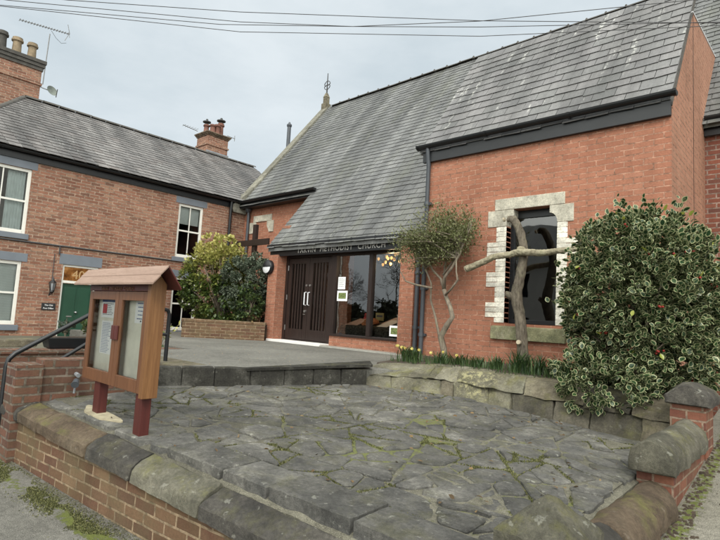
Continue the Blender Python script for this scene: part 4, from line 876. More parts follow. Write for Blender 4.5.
# ================================================================== WALLS, STEPS, STONES
bw = thing('boundary_wall', (-3.2,1.7,-1.4), 'low brick street wall with rounded weathered stone copings along the pavement', 'wall')
def fw(x, d, z): return (x, face_y(x)+d, z)
mb = MB(); xs = np.linspace(-5.5, -.64, 12)
for a, b in zip(xs, xs[1:]):
    mb.hexa([fw(a,.02,-1.7), fw(b,.02,-1.7), fw(b,.165,-1.7), fw(a,.165,-1.7), fw(a,.02,cop_z(a)), fw(b,.02,cop_z(b)), fw(b,.165,cop_z(b)), fw(a,.165,cop_z(a))])
bm_ = bmesh.new()
mb.build('brickwork', 'wall_brick', bw)
COPE = [(-.005,0),(-.022,.010),(-.025,.050),(-.020,.084),(.004,.106),(.05,.128),(.095,.144),(.135,.150),(.160,.146),(.172,.125),(.175,.06),(.17,.0)]
cxs = [-5.52,-5.16,-4.74,-3.94,-3.34,-2.62,-1.55,-.78]; cms = ['coping_dark','coping_brown','coping_brown','coping_dark','coping_mossy','coping_dark','coping_brown']
dv = Vector((-.09,1,0)).normalized()
for a, b, m in zip(cxs, cxs[1:], cms):
    k = random.uniform(-.006, .008); pr = [(p+random.uniform(-.006,.006), q*(1+random.uniform(-.05,.05))) for p, q in COPE]
    MB().profile(pr, (a+.006, face_y(a), cop_z(a)+.002+k), (b-.006, face_y(b), cop_z(b)+.002+k), dv, 26, .0055, endr=.014, skew=random.uniform(-.10,.10)).build('coping_stone', m, bw, smooth=True, autos=34)
# stepped wall beside the path, and the capped corner pier
sw = thing('stepped_wall', (-.9,4.4,-1.3), 'short red brick wall beside the path with two rounded stone copings stepping up to a capped pier', 'wall')
q = MB(); q.box(-1.0,-.78,3.98,5.06,-1.6,-.90); q.box(-1.0,-.78,2.15,3.98,-1.8,-1.16); q.build('brickwork', 'red_wall_brick', sw)
RC = [(-.03,.0),(-.035,.06),(-.015,.12),(.03,.165),(.09,.195),(.13,.195),(.19,.165),(.235,.12),(.255,.06),(.25,.0)]
ex_ = Vector((1,0,0))
MB().profile([(p,q_*1.08) for p, q_ in RC], (-1.0,3.90,-.90), (-1.0,4.72,-.89), ex_, 14, .010).build('coping_stone', 'coping_mossy', sw, smooth=True, autos=48)
MB().profile([(p,q_*1.08) for p, q_ in RC], (-1.0,4.735,-.89), (-1.0,5.055,-.885), ex_, 8, .010).build('coping_stone', 'coping_mossy', sw, smooth=True, autos=48)
for a, b in ((3.50,4.05),(2.95,3.485),(2.48,2.935)): MB().profile([(p,q_*.95) for p, q_ in RC], (-1.0,a,-1.155), (-1.0,b if b < 4 else 3.97,-1.155), ex_, 10, .012).build('coping_stone', 'coping_dark' if b < 3 else 'coping_brown', sw, smooth=True, autos=48)
pi_ = thing('brick_pier', (-.89,5.3,-1.2), 'red brick pier with a worn ridged stone cap in front of the holly', 'pier')
bx('brickwork', 'red_wall_brick', pi_, -1.02, -.765, 5.06, 5.40, -1.6, -.56, 0)
MB().profile([(-.035,0),(-.04,.075),(.02,.125),(.08,.165),(.135,.17),(.19,.15),(.27,.11),(.30,.07),(.295,0)], (-1.02,5.02,-.558), (-1.02,5.44,-.558), ex_, 8, .010, endr=.03).build('cap_stone', 'coping_dark', pi_, smooth=True, autos=45)
gp = thing('gate_pier', (-.92,2.3,-1.4), 'squat brick corner pier under a mossy pyramid cap stone', 'pier')
gx, gy = -.92, 2.3
bx('brickwork', 'red_wall_brick', gp, gx-.14, gx+.14, gy-.14, gy+.14, -1.8, -.925, 0)
p_ = MB(); n = 22; vs = []; fs = []; sd_ = 3.3
for j in range(n+1):
    for i in range(n+1):
        u, v = 2*i/n-1, 2*j/n-1; m = max(abs(u), abs(v)); h = .160*(1-m)**.95 if m > .12 else .160*(1-.12)**.95+.010*(1-(m/.12)**2)
        w_ = Vector((gx+u*.172, gy+v*.172, -.862+h)); w_ += noise.noise_vector(w_*7+Vector((sd_,0,0)))*.008+noise.noise_vector(w_*28)*.006; vs.append(w_)
fs = [(j*(n+1)+i, j*(n+1)+i+1, (j+1)*(n+1)+i+1, (j+1)*(n+1)+i) for j in range(n) for i in range(n)]
rimv = [i for i in range(n+1)]+[(j+1)*(n+1)-1 for j in range(1, n+1)]+[n*(n+1)+i for i in range(n-1, -1, -1)]+[j*(n+1) for j in range(n-1, 0, -1)]
b0 = len(vs); vs += [vs[i]+Vector((0,0,-.065)) for i in rimv]; k = len(rimv); fs += [(rimv[i], b0+i, b0+(i+1) % k, rimv[(i+1) % k]) for i in range(k)] + [tuple(b0+i for i in range(k))]
p_.add(vs, fs).build('cap_stone', 'coping_mossy', gp, smooth=True, autos=40)
# wall beside the steps, with its end pier
stw = thing('garden_wall', (-5.35,2.2,-1.3), 'low dark brick wall with an end pier beside the steps, behind the notice board', 'wall')
q = MB(); q.box(-5.50,-5.22,1.385,1.60,-1.7,-.565); q.box(-5.47,-5.245,1.60,2.58,-1.7,-.525); q.build('brickwork', 'steps_brick', stw, bevel=.006)
sp = thing('spotlight', (-5.2,1.88,-.8), 'small grey outdoor spotlight on a spike at the foot of the low brick wall', 'spotlight')
MB().tube([(-5.19,1.86,-.83),(-5.19,1.87,-.70)], .010, 8).build('spike', 'lead', sp); MB().tube([(-5.19,1.87,-.715),(-5.13,1.84,-.745)], [.024,.034], 12).build('head', 'pipe_grey', sp, smooth=True, autos=40); MB().tube([(-5.24,1.88,-.66),(-5.18,1.88,-.67)], .02, 8).build('bracket', 'lead', sp)
stp = thing('steps', (-6.4,2.4,-1.38), 'flight of stone steps rising from the pavement beside the low brick wall', 'steps')
for i in range(5): bx('step', 'dark_sandstone', stp, -7.6, -5.475, 1.55+i*.36, 3.42, -1.5+i*.148 if i else -1.7, -1.232+i*.148-.0015, .012)
bkw = thing('garden_wall', (-8,3,-1.3), 'low dark brick retaining wall in front of the numbered house', 'wall')
q = MB(); q.box(-8.2,-7.98,.6,4.44,-1.7,-.715); q.build('brickwork', 'steps_brick', bkw); bx('coping', 'steps_brick', bkw, -8.23, -7.95, .6, 4.45, -.713, -.655, .008)
sheet('front_garden', 'earth', [(-13.48,.9),(-8.2,.9),(-8.2,4.5),(-13.48,4.5)], .9, lambda x, y: -.80)
tr = thing('planter_trough', (-8.4,2.75,-.7), 'black plastic plant trough standing on the low wall by the green door', 'planter')
q = MB(); q.hexa([(-8.28,2.50,-.65),(-8.03,2.50,-.65),(-8.03,3.35,-.65),(-8.28,3.35,-.65),(-8.32,2.46,-.50),(-8.0,2.46,-.50),(-8.0,3.39,-.50),(-8.32,3.39,-.50)]); q.build('trough', 'black', tr, bevel=.012)
q = MB(); q.box(-8.29,-8.03,2.49,3.36,-.499,-.492); q.build('soil', 'soil', tr)
ts_ = thing('stone_trough', (-8.35,2.2,-.65), 'long dark stone edging laid on the low wall below the bay of blinds', 'edging')
MB().stone([(-8.55,.9,-.65),(-8.25,.9,-.65),(-8.25,2.42,-.65),(-8.55,2.42,-.65),(-8.55,.9,-.55),(-8.25,.9,-.55),(-8.25,2.42,-.54),(-8.55,2.42,-.54)], 8, .12).build('slab', 'dark_sandstone', ts_)
def plant(name, c, n, ln, label, mat='grey_leaf', group=None):
    t = thing(name, c, label, 'plant', group); q = MB(); P = []; D = []
    for i in range(n):
        a = random.uniform(0, 6.28); sp_ = random.uniform(.1, .9); h = ln*random.uniform(.6, 1); tip = Vector((math.cos(a)*sp_*h*.7, math.sin(a)*sp_*h*.7, h)); mid = tip*.5+Vector((0,0,.12*h)); b = Vector(c)
        q.tube([b, b+mid, b+tip], [.004,.003,.002], 4)
        for k in range(10): f = random.uniform(.2, 1); P.append(b+mid*2*f*(1-f)+tip*f*f+Vector((0,0,0))); D.append((math.cos(a)+random.gauss(0,.6), math.sin(a)+random.gauss(0,.6), .5))
    q.build('stems', 'bark_shrub', t); leaves('leaves', mat, t, np.array([tuple(p) for p in P]), np.array(D), .05); return t
plant('trough_plant', (-8.15,2.72,-.49), 14, .26, 'grey green plant growing at the open end of the black trough')
plant('trough_plant', (-8.15,3.02,-.49), 16, .30, 'bushy plant growing in the middle of the black trough', 'green_leaf')
plant('wall_plant', (-6.9,3.5,-.62), 12, .42, 'yellow green sprig poking up behind the notice board by the handrail', 'yellow_leaf')
hl = thing('handrail', (-6,1.5,-1.2), 'black metal handrail bending down to a post beside the steps', 'handrail')
rail = MB(); rail.tube([(-6.0,1.50,-1.36),(-6.0,1.505,-.66),(-6.0,1.52,-.585),(-6.0,1.57,-.53),(-6.0,2.23,-.12),(-6.0,2.40,-.03),(-6.0,2.50,-.01),(-6.0,3.06,-.01),(-6.0,3.13,-.03),(-6.0,3.15,-.08),(-6.0,3.15,-.7)], .024, 10); rail.build('rail', 'black', hl, smooth=True, autos=50)
MB().tube([(-6.0,1.505,-.93),(-6.0,2.26,-.41),(-6.0,2.45,-.32),(-6.0,3.15,-.32)], .020, 10).build('lower_rail', 'black', hl, smooth=True, autos=50)
MB().tube([(-6.0,2.45,-1.0),(-6.0,2.45,-.02)], .02, 10).build('post', 'black', hl)
# kerb between paving and forecourt
kb = thing('stone_kerb', (-4.8,4,-.83), 'line of dark stone kerb blocks between the crazy paving and the asphalt forecourt', 'kerb')
A = Vector((-5.47,2.56,0)); B = Vector((-4.40,5.02,0)); ks = [0,.17,.30,.45,.60,.735,.87,1.0]
kd = (B-A).normalized(); kn = Vector((kd.y,-kd.x,0))
for a, b in zip(ks, ks[1:]):
    p, r_ = A+(B-A)*a+kd*.003, A+(B-A)*b-kd*.003; zt = -.632-.0*a; h = random.gauss(0,.004)
    c8 = [p+kn*.06, r_+kn*.06, r_-kn*.10, p-kn*.10]; c8 = [Vector((v.x,v.y,-1.0)) for v in c8]+[Vector((v.x,v.y,zt+h)) for v in (p+kn*.045, r_+kn*.045, r_-kn*.10, p-kn*.10)]
    MB().stone([c8[i] for i in (0,1,2,3,4,5,6,7)], 10, .07, .006, 7).build('kerb_block', 'kerb_stone', kb)
# battered stone bank under the border
rb = thing('stone_bank', (-2.7,5.4,-.9), 'low bank of two rough sandstone courses holding up the planted border', 'retaining wall')
def lerp_line(L_, t):
    ds = [0]
    for a, b in zip(L_, L_[1:]): ds.append(ds[-1]+math.hypot(b[0]-a[0], b[1]-a[1]))
    s_ = t*ds[-1]
    for i in range(len(L_)-1):
        if s_ <= ds[i+1]+1e-9: f = (s_-ds[i])/(ds[i+1]-ds[i]); return Vector(L_[i]).lerp(Vector(L_[i+1]), f)
    return Vector(L_[-1])
LB = [(x, y, court_z(x, y)-.05) for x, y in BANK_B]; LT = BANK_T
LM = [((a[0]+c[0])/2, a[1]+.10, (a[2]+.05)*.48+c[2]*.52) for a, c in zip(LB, LT)]
def course(bot, top, js, back, mats, inn):
    for a, b in zip(js, js[1:]):
        g_ = .0012; p0, p1 = lerp_line(bot, a+g_), lerp_line(bot, b-g_); t0, t1 = lerp_line(top, a+g_), lerp_line(top, b-g_); bk = Vector((0,back,0)); j = lambda: Vector((random.gauss(0,.008), random.gauss(0,.007), random.gauss(0,.004)))
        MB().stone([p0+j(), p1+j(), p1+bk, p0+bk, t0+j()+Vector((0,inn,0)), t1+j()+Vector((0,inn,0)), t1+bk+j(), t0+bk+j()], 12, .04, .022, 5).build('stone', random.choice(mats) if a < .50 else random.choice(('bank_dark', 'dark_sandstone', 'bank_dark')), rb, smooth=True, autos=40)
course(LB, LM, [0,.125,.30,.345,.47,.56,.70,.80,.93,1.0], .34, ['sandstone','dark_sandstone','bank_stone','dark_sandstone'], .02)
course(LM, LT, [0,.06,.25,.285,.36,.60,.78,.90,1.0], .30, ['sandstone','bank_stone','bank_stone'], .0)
q = MB()
for i in range(24):
    a, b = i/24, (i+1)/24; p0, p1 = lerp_line(LB, a), lerp_line(LB, b); t0, t1 = lerp_line(LT, a), lerp_line(LT, b); f = Vector((0,.035,0)); f2 = Vector((0,.04,-.03)); k = Vector((0,.3,0))
    q.hexa([p0+f-Vector((0,0,.2)), p1+f-Vector((0,0,.2)), p1+k-Vector((0,0,.2)), p0+k-Vector((0,0,.2)), t0+f2, t1+f2, t1+f2+k, t0+f2+k])
q.build('mortar_core', 'mortar', rb)
# brick planter by the entrance
pw = thing('brick_planter', (-10.4,6.9,-.64), 'brick planter wall holding the two shrubs left of the entrance', 'planter')
def wall_seg(mb, a, b, t, z0, z1):
    a = Vector((*a,0)); b = Vector((*b,0)); d = (b-a).normalized(); n_ = Vector((-d.y,d.x,0))*t; mb.hexa([(p.x,p.y,z) for z in (z0,z1) for p in (a,b,b+n_,a+n_)])
q = MB(); wall_seg(q, (-11.0,6.1), (-9.86,7.58), .215, -.9, -.285); wall_seg(q, (-9.86,7.585), (-10.2,7.85), .2, -.9, -.285); wall_seg(q, (-12.3,9.29), (-11.17,6.235), .2, -.9, -.285); q.build('brickwork', 'wall_brick', pw)
q = MB(); wall_seg(q, (-11.02,6.08), (-9.84,7.59), .245, -.283, -.212); q.build('coping', 'wall_brick', pw, bevel=.006)
MB().prism([(-11.1,6.4,-.27),(-10.0,7.7,-.27),(-10.15,9.28,-.27),(-12.2,9.28,-.27)], (0,0,-.3)).build('soil', 'soil', pw)

# ================================================================== NOTICE BOARD
nb = thing('notice_board', (-3.85,1.66,-.88), 'wooden church notice board with two glazed doors and a pitched roof on two posts', 'notice board')
X0, X1, Y0, Y1, Z0, Z1 = -4.34, -3.30, 1.600, 1.690, -.575, .135
bx('backboard', 'pinboard', nb, X0+.03, X1-.05, 1.662, 1.672, Z0+.02, Z1-.02, 0)
bx('back', 'brown_frame', nb, X0, X1-.05, 1.6725, Y1, Z0, Z1)
for a, b in ((X0,X0+.03),):
    bx('side', 'brown_frame', nb, a, b, Y0+.026, 1.672, Z0, Z1)
MB().prism([(X1-.048,Y0-.008,Z0-.02),(X1-.048,Y0-.008,.16),(X1-.048,1.632,.235),(X1-.048,Y1+.008,.155),(X1-.048,Y1+.008,Z0-.02)], (.048,0,0)).build('side', 'oak', nb, bevel=.003)
bx('bottom_rail', 'brown_frame', nb, X0+.03, X1-.05, Y0+.026, 1.661, Z0, Z0+.03); bx('top_rail', 'brown_frame', nb, X0+.03, X1-.05, Y0+.026, 1.661, Z1-.03, Z1)
def board_door(a, b, hinge):
    y = Y0; z0, z1 = Z0+.004, Z1-.035; s = .058; q = MB(); q.box(a,a+s,y,y+.024,z0,z1); q.box(b-s,b,y,y+.024,z0,z1); q.box(a+s,b-s,y,y+.024,z1-.062,z1); q.box(a+s,b-s,y,y+.024,z0,z0+.085)
    o = q.build('door', 'brown_frame', nb, bevel=.003); MB().add([(a+s,y+.012,z0+.085),(b-s,y+.012,z0+.085),(b-s,y+.012,z1-.062),(a+s,y+.012,z1-.062)], [(0,1,2,3)]).build('pane', 'board_glass', o)
    k = (b-.05) if hinge < 0 else a; bx('lock_block', 'post_wood', o, k, k+.05, y-.014, y-.001, -.245, -.145)
board_door(X0+.002, -3.805, -1); board_door(-3.80, X1-.052, 1)
bx('header', 'post_wood', nb, X0, X1-.05, Y0-.004, Y0+.02, Z1-.032, .152)
for i, w_ in enumerate(('TARVIN', 'METHODIST', 'CHURCH')): text_mesh('lettering', w_, 'brown_frame', nb, ((-4.12,-3.95,-3.72)[i], Y0-.006, Z1-.026), (1,0,0), (0,0,1), .037, .002)
RX0, RX1 = -4.52, -3.17
q = MB(); 
for k in range(2):
    t0, t1 = k*.5, (k+1)*.5; f = lambda t, d: (1.535+.098*t, .158+.112*t-d+.007*k)
    (ya, za), (yb, zb) = f(t0-.03*k, 0), f(t1, 0); q.hexa([(RX0,ya,za-.014),(RX1,ya,za-.014),(RX1,yb,zb-.014),(RX0,yb,zb-.014),(RX0,ya,za),(RX1,ya,za),(RX1,yb,zb),(RX0,yb,zb)])
q.build('roof', 'board_roof', nb, bevel=.002)
MB().hexa([(RX0,1.634,.260),(RX1,1.634,.260),(RX1,1.735,.120),(RX0,1.735,.120),(RX0,1.634,.276),(RX1,1.634,.276),(RX1,1.735,.136),(RX0,1.735,.136)]).build('roof', 'post_wood', nb, bevel=.002)
for a in (-4.135, -3.445): bx('post', 'post_wood', nb, a, a+.095, 1.622, 1.688, court_z(a,1.66)-.05, Z0-.001, .004)
def set_back(o, k=1.095):
    o.location = Vector(o.location)*k; o.scale = (k, k, k)
set_back(nb)
def notice(name, x0, x1, z0, z1, y, label, lines, mat='paper', pics=(), cat='notice', group=None, title=False):
    t = thing(name, ((x0+x1)/2, y, z0), label, cat, group)
    MB().box(x0,x1,y,y+.002,z0,z1).build('sheet', mat, t)
    w_, h = x1-x0, z1-z0
    for (a, b, c, d, m) in pics: MB().box(x0+w_*a,x0+w_*b,y-.0018,y-.0002,z0+h*c,z0+h*d).build('picture', m, t)
    if lines:
        q = MB(); g = random.Random(int(x0*1000)); n, top, bot, ink = lines
        for i in range(n):
            zz = z0+h*(top-(top-bot)*i/max(1, n-1)); xx = x0+w_*.1+(w_*.12*g.random() if title else 0)
            while xx < x0+w_*(.62+.3*g.random()): l = w_*g.uniform(.04, .13); q.box(xx, min(xx+l, x1-.004), y-.0012, y-.0002, zz, zz+h/(n*3.4+6)); xx += l+w_*.03
        o = q.build('print', ink, t); o['kind'] = 'stuff'
    return t
n1 = notice('notice', -4.235, -3.992, -.098, .044, 1.6585, 'white notice with a red picture and purple heading in the left half of the board', (7,.72,.15,'ink'), pics=[(.10,.42,.22,.72,'red_ink'),(.02,.98,.84,.98,'blue_ink')])
n2 = notice('notice', -4.205, -4.005, -.372, -.122, 1.6585, 'tall closely printed notice hanging lowest in the left half of the board', (19,.92,.05,'blue_ink'))
n3 = notice('notice', -3.648, -3.44, -.118, .040, 1.6585, 'large white notice alone in the right half of the board', (5,.86,.18,'blue_ink'), title=True, pics=[(.42,.50,.06,.13,'ink')])
for o in (n1, n2, n3): set_back(o)
# posters and display in the entrance window
notice('poster', -8.0, -7.78, .615, .885, 8.06, 'white typed sheet taped inside the entrance window above the green picture', (8,.85,.2,'ink'))
notice('poster', -8.01, -7.70, .36, .585, 8.06, 'green and yellow picture poster under the typed sheet by the doors', None, pics=[(.14,.86,.22,.8,'green_print')])
notice('poster', -6.50, -6.22, -.31, -.10, 8.07, 'green picture poster low in the window corner by the right pillar', None, pics=[(.12,.88,.2,.8,'green_print')])
dt = thing('display_table', (-7.1,8.5,-.58), 'table under a dark floral cloth behind the entrance windows', 'table')
q = MB(); n = 40; vs = []
for i in range(n):
    x = -8.0+1.68*i/(n-1); w_ = .02*math.sin(i*1.4)
    for (y, z) in ((8.17+w_,-.57),(8.175+w_*.5,-.30),(8.20,-.17),(8.24,-.155),(8.8,-.05)): vs.append((x, y, z))
q.add(vs, [(5*i+j, 5*i+5+j, 5*i+6+j, 5*i+1+j) for i in range(n-1) for j in range(4)]); q.build('tablecloth', 'floral', dt, smooth=True); q = MB(); q.box(-7.95,-6.35,8.25,8.8,-.57,-.18); q.build('frame', 'wood_mid', dt)
def leaflet(x0, x1, mat, label, y=8.26, lift=0.):
    t = thing('leaflet', ((x0+x1)/2, y, -.14), label, 'leaflet'); q = MB(); q.hexa([(x0-.03,y,-.145+lift),(x1-.05,y,-.145+lift),(x1+.06,y+.35,.0+lift),(x0+.09,y+.35,.0+lift),(x0-.03,y,-.14+lift),(x1-.05,y,-.14+lift),(x1+.06,y+.35,.006+lift),(x0+.09,y+.35,.006+lift)]); q.build('sheet', mat, t)
leaflet(-7.88, -7.50, 'pink_paper', 'pale open book lying at the left end of the display table'); leaflet(-6.98, -6.68, 'paper', 'white papers lying on the display table behind the right pane'); leaflet(-7.06, -6.86, 'pink_paper', 'pinkish sheet lying behind the white papers on the table', 8.5, .06)
t = thing('folded_cloth', (-7.3,8.4,-.1), 'crumpled orange cloth in the middle of the display table', 'cloth'); MB().stone([(-7.5,8.3,-.14),(-7.15,8.3,-.14),(-7.15,8.6,-.10),(-7.5,8.6,-.10),(-7.44,8.34,-.01),(-7.2,8.34,.0),(-7.22,8.56,.03),(-7.42,8.56,.03)], 10, .4, .03, 9).build('cloth', 'orange_cloth', t, smooth=True)
t = thing('sign_card', (-7.27,8.7,.0), 'small yellow card standing upright on the display table', 'card'); MB().box(-7.38,-7.16,8.66,8.675,-.02,.15).build('card', 'yellow_paper', t); q = MB(); q.box(-7.35,-7.19,8.656,8.6595,.06,.10); q.build('print', 'ink', t)
t = thing('red_bottle', (-7.62,8.7,.0), 'small red ornament standing on the display table behind the left pane', 'ornament'); MB().lathe((-7.66,8.65,-.05), [(.05,0),(.055,.06),(.03,.11),(.04,.14),(.02,.18)], 10).build('body', 'red_ink', t, smooth=True)
t = thing('wooden_cabinet', (-6.35,9.0,-.58), 'brown wooden cupboard just inside by the right pillar', 'cupboard'); q = MB(); q.box(-6.95,-6.2,8.95,9.4,-.58,.40); q.build('carcase', 'wood_mid', t, bevel=.01); bx('top', 'wood_mid', t, -7.0, -6.15, 8.92, 9.42, .401, .44); bx('door', 'oak', t, -6.90, -6.58, 8.93, 8.949, -.5, .34); bx('door', 'oak', t, -6.57, -6.25, 8.93, 8.949, -.5, .34)
t = thing('paper_box', (-6.45,8.5,-.1), 'pale box file standing on the table above the corner poster', 'box'); bx('carton', 'paper', t, -6.62, -6.44, 8.45, 8.6, -.09, .10); bx('lid', 'paper', t, -6.63, -6.43, 8.44, 8.61, .101, .125)
for i, (x, y, z, n) in enumerate(((-7.5,9.0,1.40,2),(-7.16,8.75,1.38,5),(-6.78,8.6,1.42,6))):
    t = thing('light_string', (x,y,1.6), ('cluster of warm bulbs seen left of the window mullion','cluster of warm yellow bulbs just right of the window mullion','brightest cluster of warm yellow bulbs beside the right pillar')[i], 'lights')
    MB().tube([(x,y,1.95),(x,y,z)], .008, 5).build('cord', 'wire', t)
    for k in range(n): a = random.uniform(0,6.28); r_ = random.uniform(.02,.16); MB().lathe((x+r_*math.cos(a)*1.4, y+r_*math.sin(a), z-random.uniform(-.02,.17)-.05), [(.008,0),(.026,.02),(.032,.05),(.02,.075)], 8).build('bulb', 'glow', t, smooth=True)
# the lit bulbs hanging inside the entrance
pl_ = bpy.data.lights.new('lobby_bulbs', 'POINT'); pl_.energy = 16; pl_.color = (1, .72, .42); pl_.shadow_soft_size = .12
po = bpy.data.objects.new('lobby_bulbs', pl_); COL.objects.link(po); po.location = (-7.0, 8.72, 1.22)
# bulkhead lamp on the left pillar
bl = thing('wall_lamp', (-10.08,7.74,1.12), 'round black bulkhead lamp with a white lower half on the entrance pillar', 'wall lamp')
lx, lz, ly = -10.07, 1.12, 7.755; q = MB(); q.tube([(lx,ly,lz),(lx,ly-.07,lz),(lx,ly-.10,lz)], [.175,.175,.15], 28); q.build('body', 'black', bl, smooth=True, autos=40)
def half(sgn, r, y, mat, nm, bulge):
    vs = []; n = 16; m = 5; fs = []
    for j in range(m+1):
        for i in range(n+1): t_ = math.pi*i/n; rr = r*(1-j/m); vs.append((lx+rr*math.cos(t_), y-bulge*(1-(1-j/m)**2), lz+sgn*rr*math.sin(t_)+sgn*.004))
    MB().add(vs, [(j*(n+1)+i, j*(n+1)+i+1, (j+1)*(n+1)+i+1, (j+1)*(n+1)+i) for j in range(m) for i in range(n)]).build(nm, mat, bl, smooth=True)
half(-1, .145, ly-.101, 'lamp_white', 'diffuser', .03); half(1, .15, ly-.101, 'black', 'hood', .045)

# ================================================================== CROSSES
rc = thing('log_cross', (-3.06,6.62,-.6), 'rustic cross of two bark covered logs standing in front of the stone window', 'cross')
def log(pts, rads, seed, n=34, sub=18):
    P = [Vector(p) for p in pts]; ring = []; rr = []
    for i in range(len(P)-1):
        for k in range(sub):
            t = k/sub; p0, p1, p2, p3 = P[max(i-1,0)], P[i], P[i+1], P[min(i+2,len(P)-1)]
            ring.append(.5*((2*p1)+(p2-p0)*t+(2*p0-5*p1+4*p2-p3)*t*t+(3*p1-p0-3*p2+p3)*t**3)); rr.append(rads[i]*(1-t)+rads[i+1]*t)
    ring.append(P[-1]); rr.append(rads[-1]); m = MB().tube(ring, rr, n)
    m.v = [tuple(Vector(v)+noise.noise_vector(Vector(v)*9+Vector((seed,0,0)))*.006+noise.noise_vector(Vector((v[0]*42,v[1]*42,v[2]*(9 if abs(P[-1].z-P[0].z) > 1 else 42))))*.0075+noise.noise_vector(Vector(v)*85)*.003) for v in m.v]; return m
lg1 = log([(-3.03,6.62,-.62),(-3.05,6.62,-.25),(-3.10,6.62,.15),(-3.155,6.62,.42),(-3.11,6.62,.70),(-3.07,6.62,1.0),(-3.12,6.62,1.28),(-3.22,6.62,1.47),(-3.31,6.62,1.50)], [.082,.073,.070,.074,.063,.058,.056,.053,.042], 1)
up_ = lg1.build('upright', 'bark', rc, smooth=True, autos=60)
kn = log([(-3.19,6.60,.40),(-3.25,6.57,.44),(-3.285,6.55,.45)], [.05,.045,.04], 3, 10, 4); kn.build('stub', 'bark', up_, smooth=True, autos=60)
MB().tube([(-3.06,6.53,-.20),(-3.055,6.50,-.19)], [.035,.03], 10).build('knot', 'cut_wood', up_)
MB().tube([(-3.345,6.60,1.495),(-3.37,6.60,1.49)], [.028,.03], 10).build('cut_end', 'cut_wood', up_)
ar = log([(-3.86,6.49,.80),(-3.68,6.50,.86),(-3.45,6.51,.955),(-3.2,6.52,.985),(-3.05,6.52,1.01),(-2.8,6.53,.985),(-2.55,6.53,1.005),(-2.28,6.54,1.02)], [.048,.047,.042,.042,.047,.041,.036,.03], 7); ao = ar.build('crossbar', 'bark_pale', rc, smooth=True, autos=60)
MB().tube([(-3.875,6.488,.795),(-3.88,6.488,.793)], [.046,.044], 12).build('cut_end', 'cut_wood', ao)
kb2 = MB().stone([(-3.12,6.50,.965),(-3.01,6.50,.965),(-3.0,6.62,.96),(-3.13,6.62,.96),(-3.12,6.50,1.08),(-3.02,6.50,1.08),(-3.02,6.62,1.08),(-3.12,6.62,1.08)], 6, .5, .02, 9); kb2.build('binding', 'bark_pale', rc, smooth=True)
tcx = thing('timber_cross', (-11.1,8.0,-.27), 'plain dark timber cross standing behind the shrubs left of the entrance', 'cross')
bx('upright', 'door_wood', tcx, -11.17, -11.04, 7.97, 8.06, -.3, 2.30, .006); bx('crossbar', 'door_wood', tcx, -12.02, -10.42, 7.93, 7.968, 1.73, 1.89, .006)

# ================================================================== PLANTS
def branchy(name, mat, parent, segs, n=7): 
    q = MB()
    for pts, r0, r1 in segs:
        P = [Vector(p) for p in pts]; k = len(P); q.tube(P, [r0+(r1-r0)*i/(k-1) for i in range(k)], n)
    q.v = [tuple(Vector(v)+noise.noise_vector(Vector(v)*14)*.010) for v in q.v]
    return q.build(name, mat, parent, smooth=True)
ol = thing('small_tree', (-4.2,6.5,-.55), 'small crooked tree with a loose grey green crown growing against the brick wall', 'tree')
ty = 6.5
segs = [([(-4.18,ty,-.58),(-4.20,ty,-.38),(-4.25,ty-.02,-.20),(-4.13,ty-.05,-.02),(-4.02,ty-.08,.10),(-4.09,ty-.05,.24),(-4.19,ty,.38),(-4.24,ty,.50)],   .052, .030),
        ([(-4.22,ty,-.34),(-4.36,ty+.08,-.14),(-4.44,ty+.1,.10),(-4.52,ty+.08,.34),(-4.50,ty+.05,.60),(-4.60,ty+.02,.82)], .026, .013),
        ([(-4.24,ty,.50),(-4.22,ty-.03,.68),(-4.06,ty-.08,.82),(-3.93,ty-.1,1.00),(-3.88,ty-.1,1.16)], .028, .014),
        ([(-4.24,ty,.50),(-4.30,ty,.66),(-4.47,ty+.02,.80),(-4.56,ty,.98),(-4.60,ty,1.15)], .022, .011),
        ([(-4.20,ty-.02,.42),(-4.02,ty-.15,.50),(-3.90,ty-.18,.62),(-3.95,ty-.15,.74),(-3.98,ty-.12,.95)], .018, .010),
        ([(-4.24,ty,.62),(-4.28,ty+.05,.85),(-4.22,ty+.05,1.1)], .020, .010), ([(-4.27,ty,.72),(-4.12,ty+.05,.95),(-4.1,ty+.05,1.25)], .018, .009), ([(-4.45,ty,.52),(-4.70,ty-.05,.56),(-4.88,ty-.1,.62),(-5.0,ty-.1,.78)], .018, .007)]
tips = []
g = random.Random(4)
C0 = Vector((-4.40,6.48,1.36))
for i in range(84):
    s_ = g.choice([(-3.88,ty-.1,1.14),(-4.60,ty,1.13),(-4.60,ty+.02,.82),(-3.98,ty-.12,.95),(-4.22,ty+.05,1.1),(-4.1,ty+.05,1.25),(-3.93,ty-.1,1.0),(-4.56,ty,.98)])
    while True:
        e = Vector((g.uniform(-1,1), g.uniform(-1,1), g.uniform(-1,1)))
        if e.length < 1: break
    e = C0+Vector((e.x*.80-.04, e.y*.40, e.z*.50+.0-(.14 if e.x < -.4 else 0))); m_ = Vector(s_).lerp(e, .5)+Vector((g.gauss(0,.06), g.gauss(0,.05), g.gauss(0,.05)+.04)); segs.append(([s_, tuple(m_), tuple(e)], .011, .003)); tips.append((Vector(s_), m_, e))
branchy('trunk', 'bark_shrub', ol, segs)
P = []; D = []
for s_, m_, e in tips:
    for k in range(150):
        f = .25+.8*RNG.random(); p = s_*(1-f)**2+m_*2*f*(1-f)+e*f*f; P.append((p.x+RNG.normal()*.075, p.y+RNG.normal()*.07, p.z+RNG.normal()*.07)); D.append(((e-s_).x+RNG.normal()*.3, (e-s_).y+RNG.normal()*.3, .45+RNG.normal()*.4))
leaves('crown', 'olive', ol, np.array(P), np.array(D), .040, width=.66, jitter=.35)

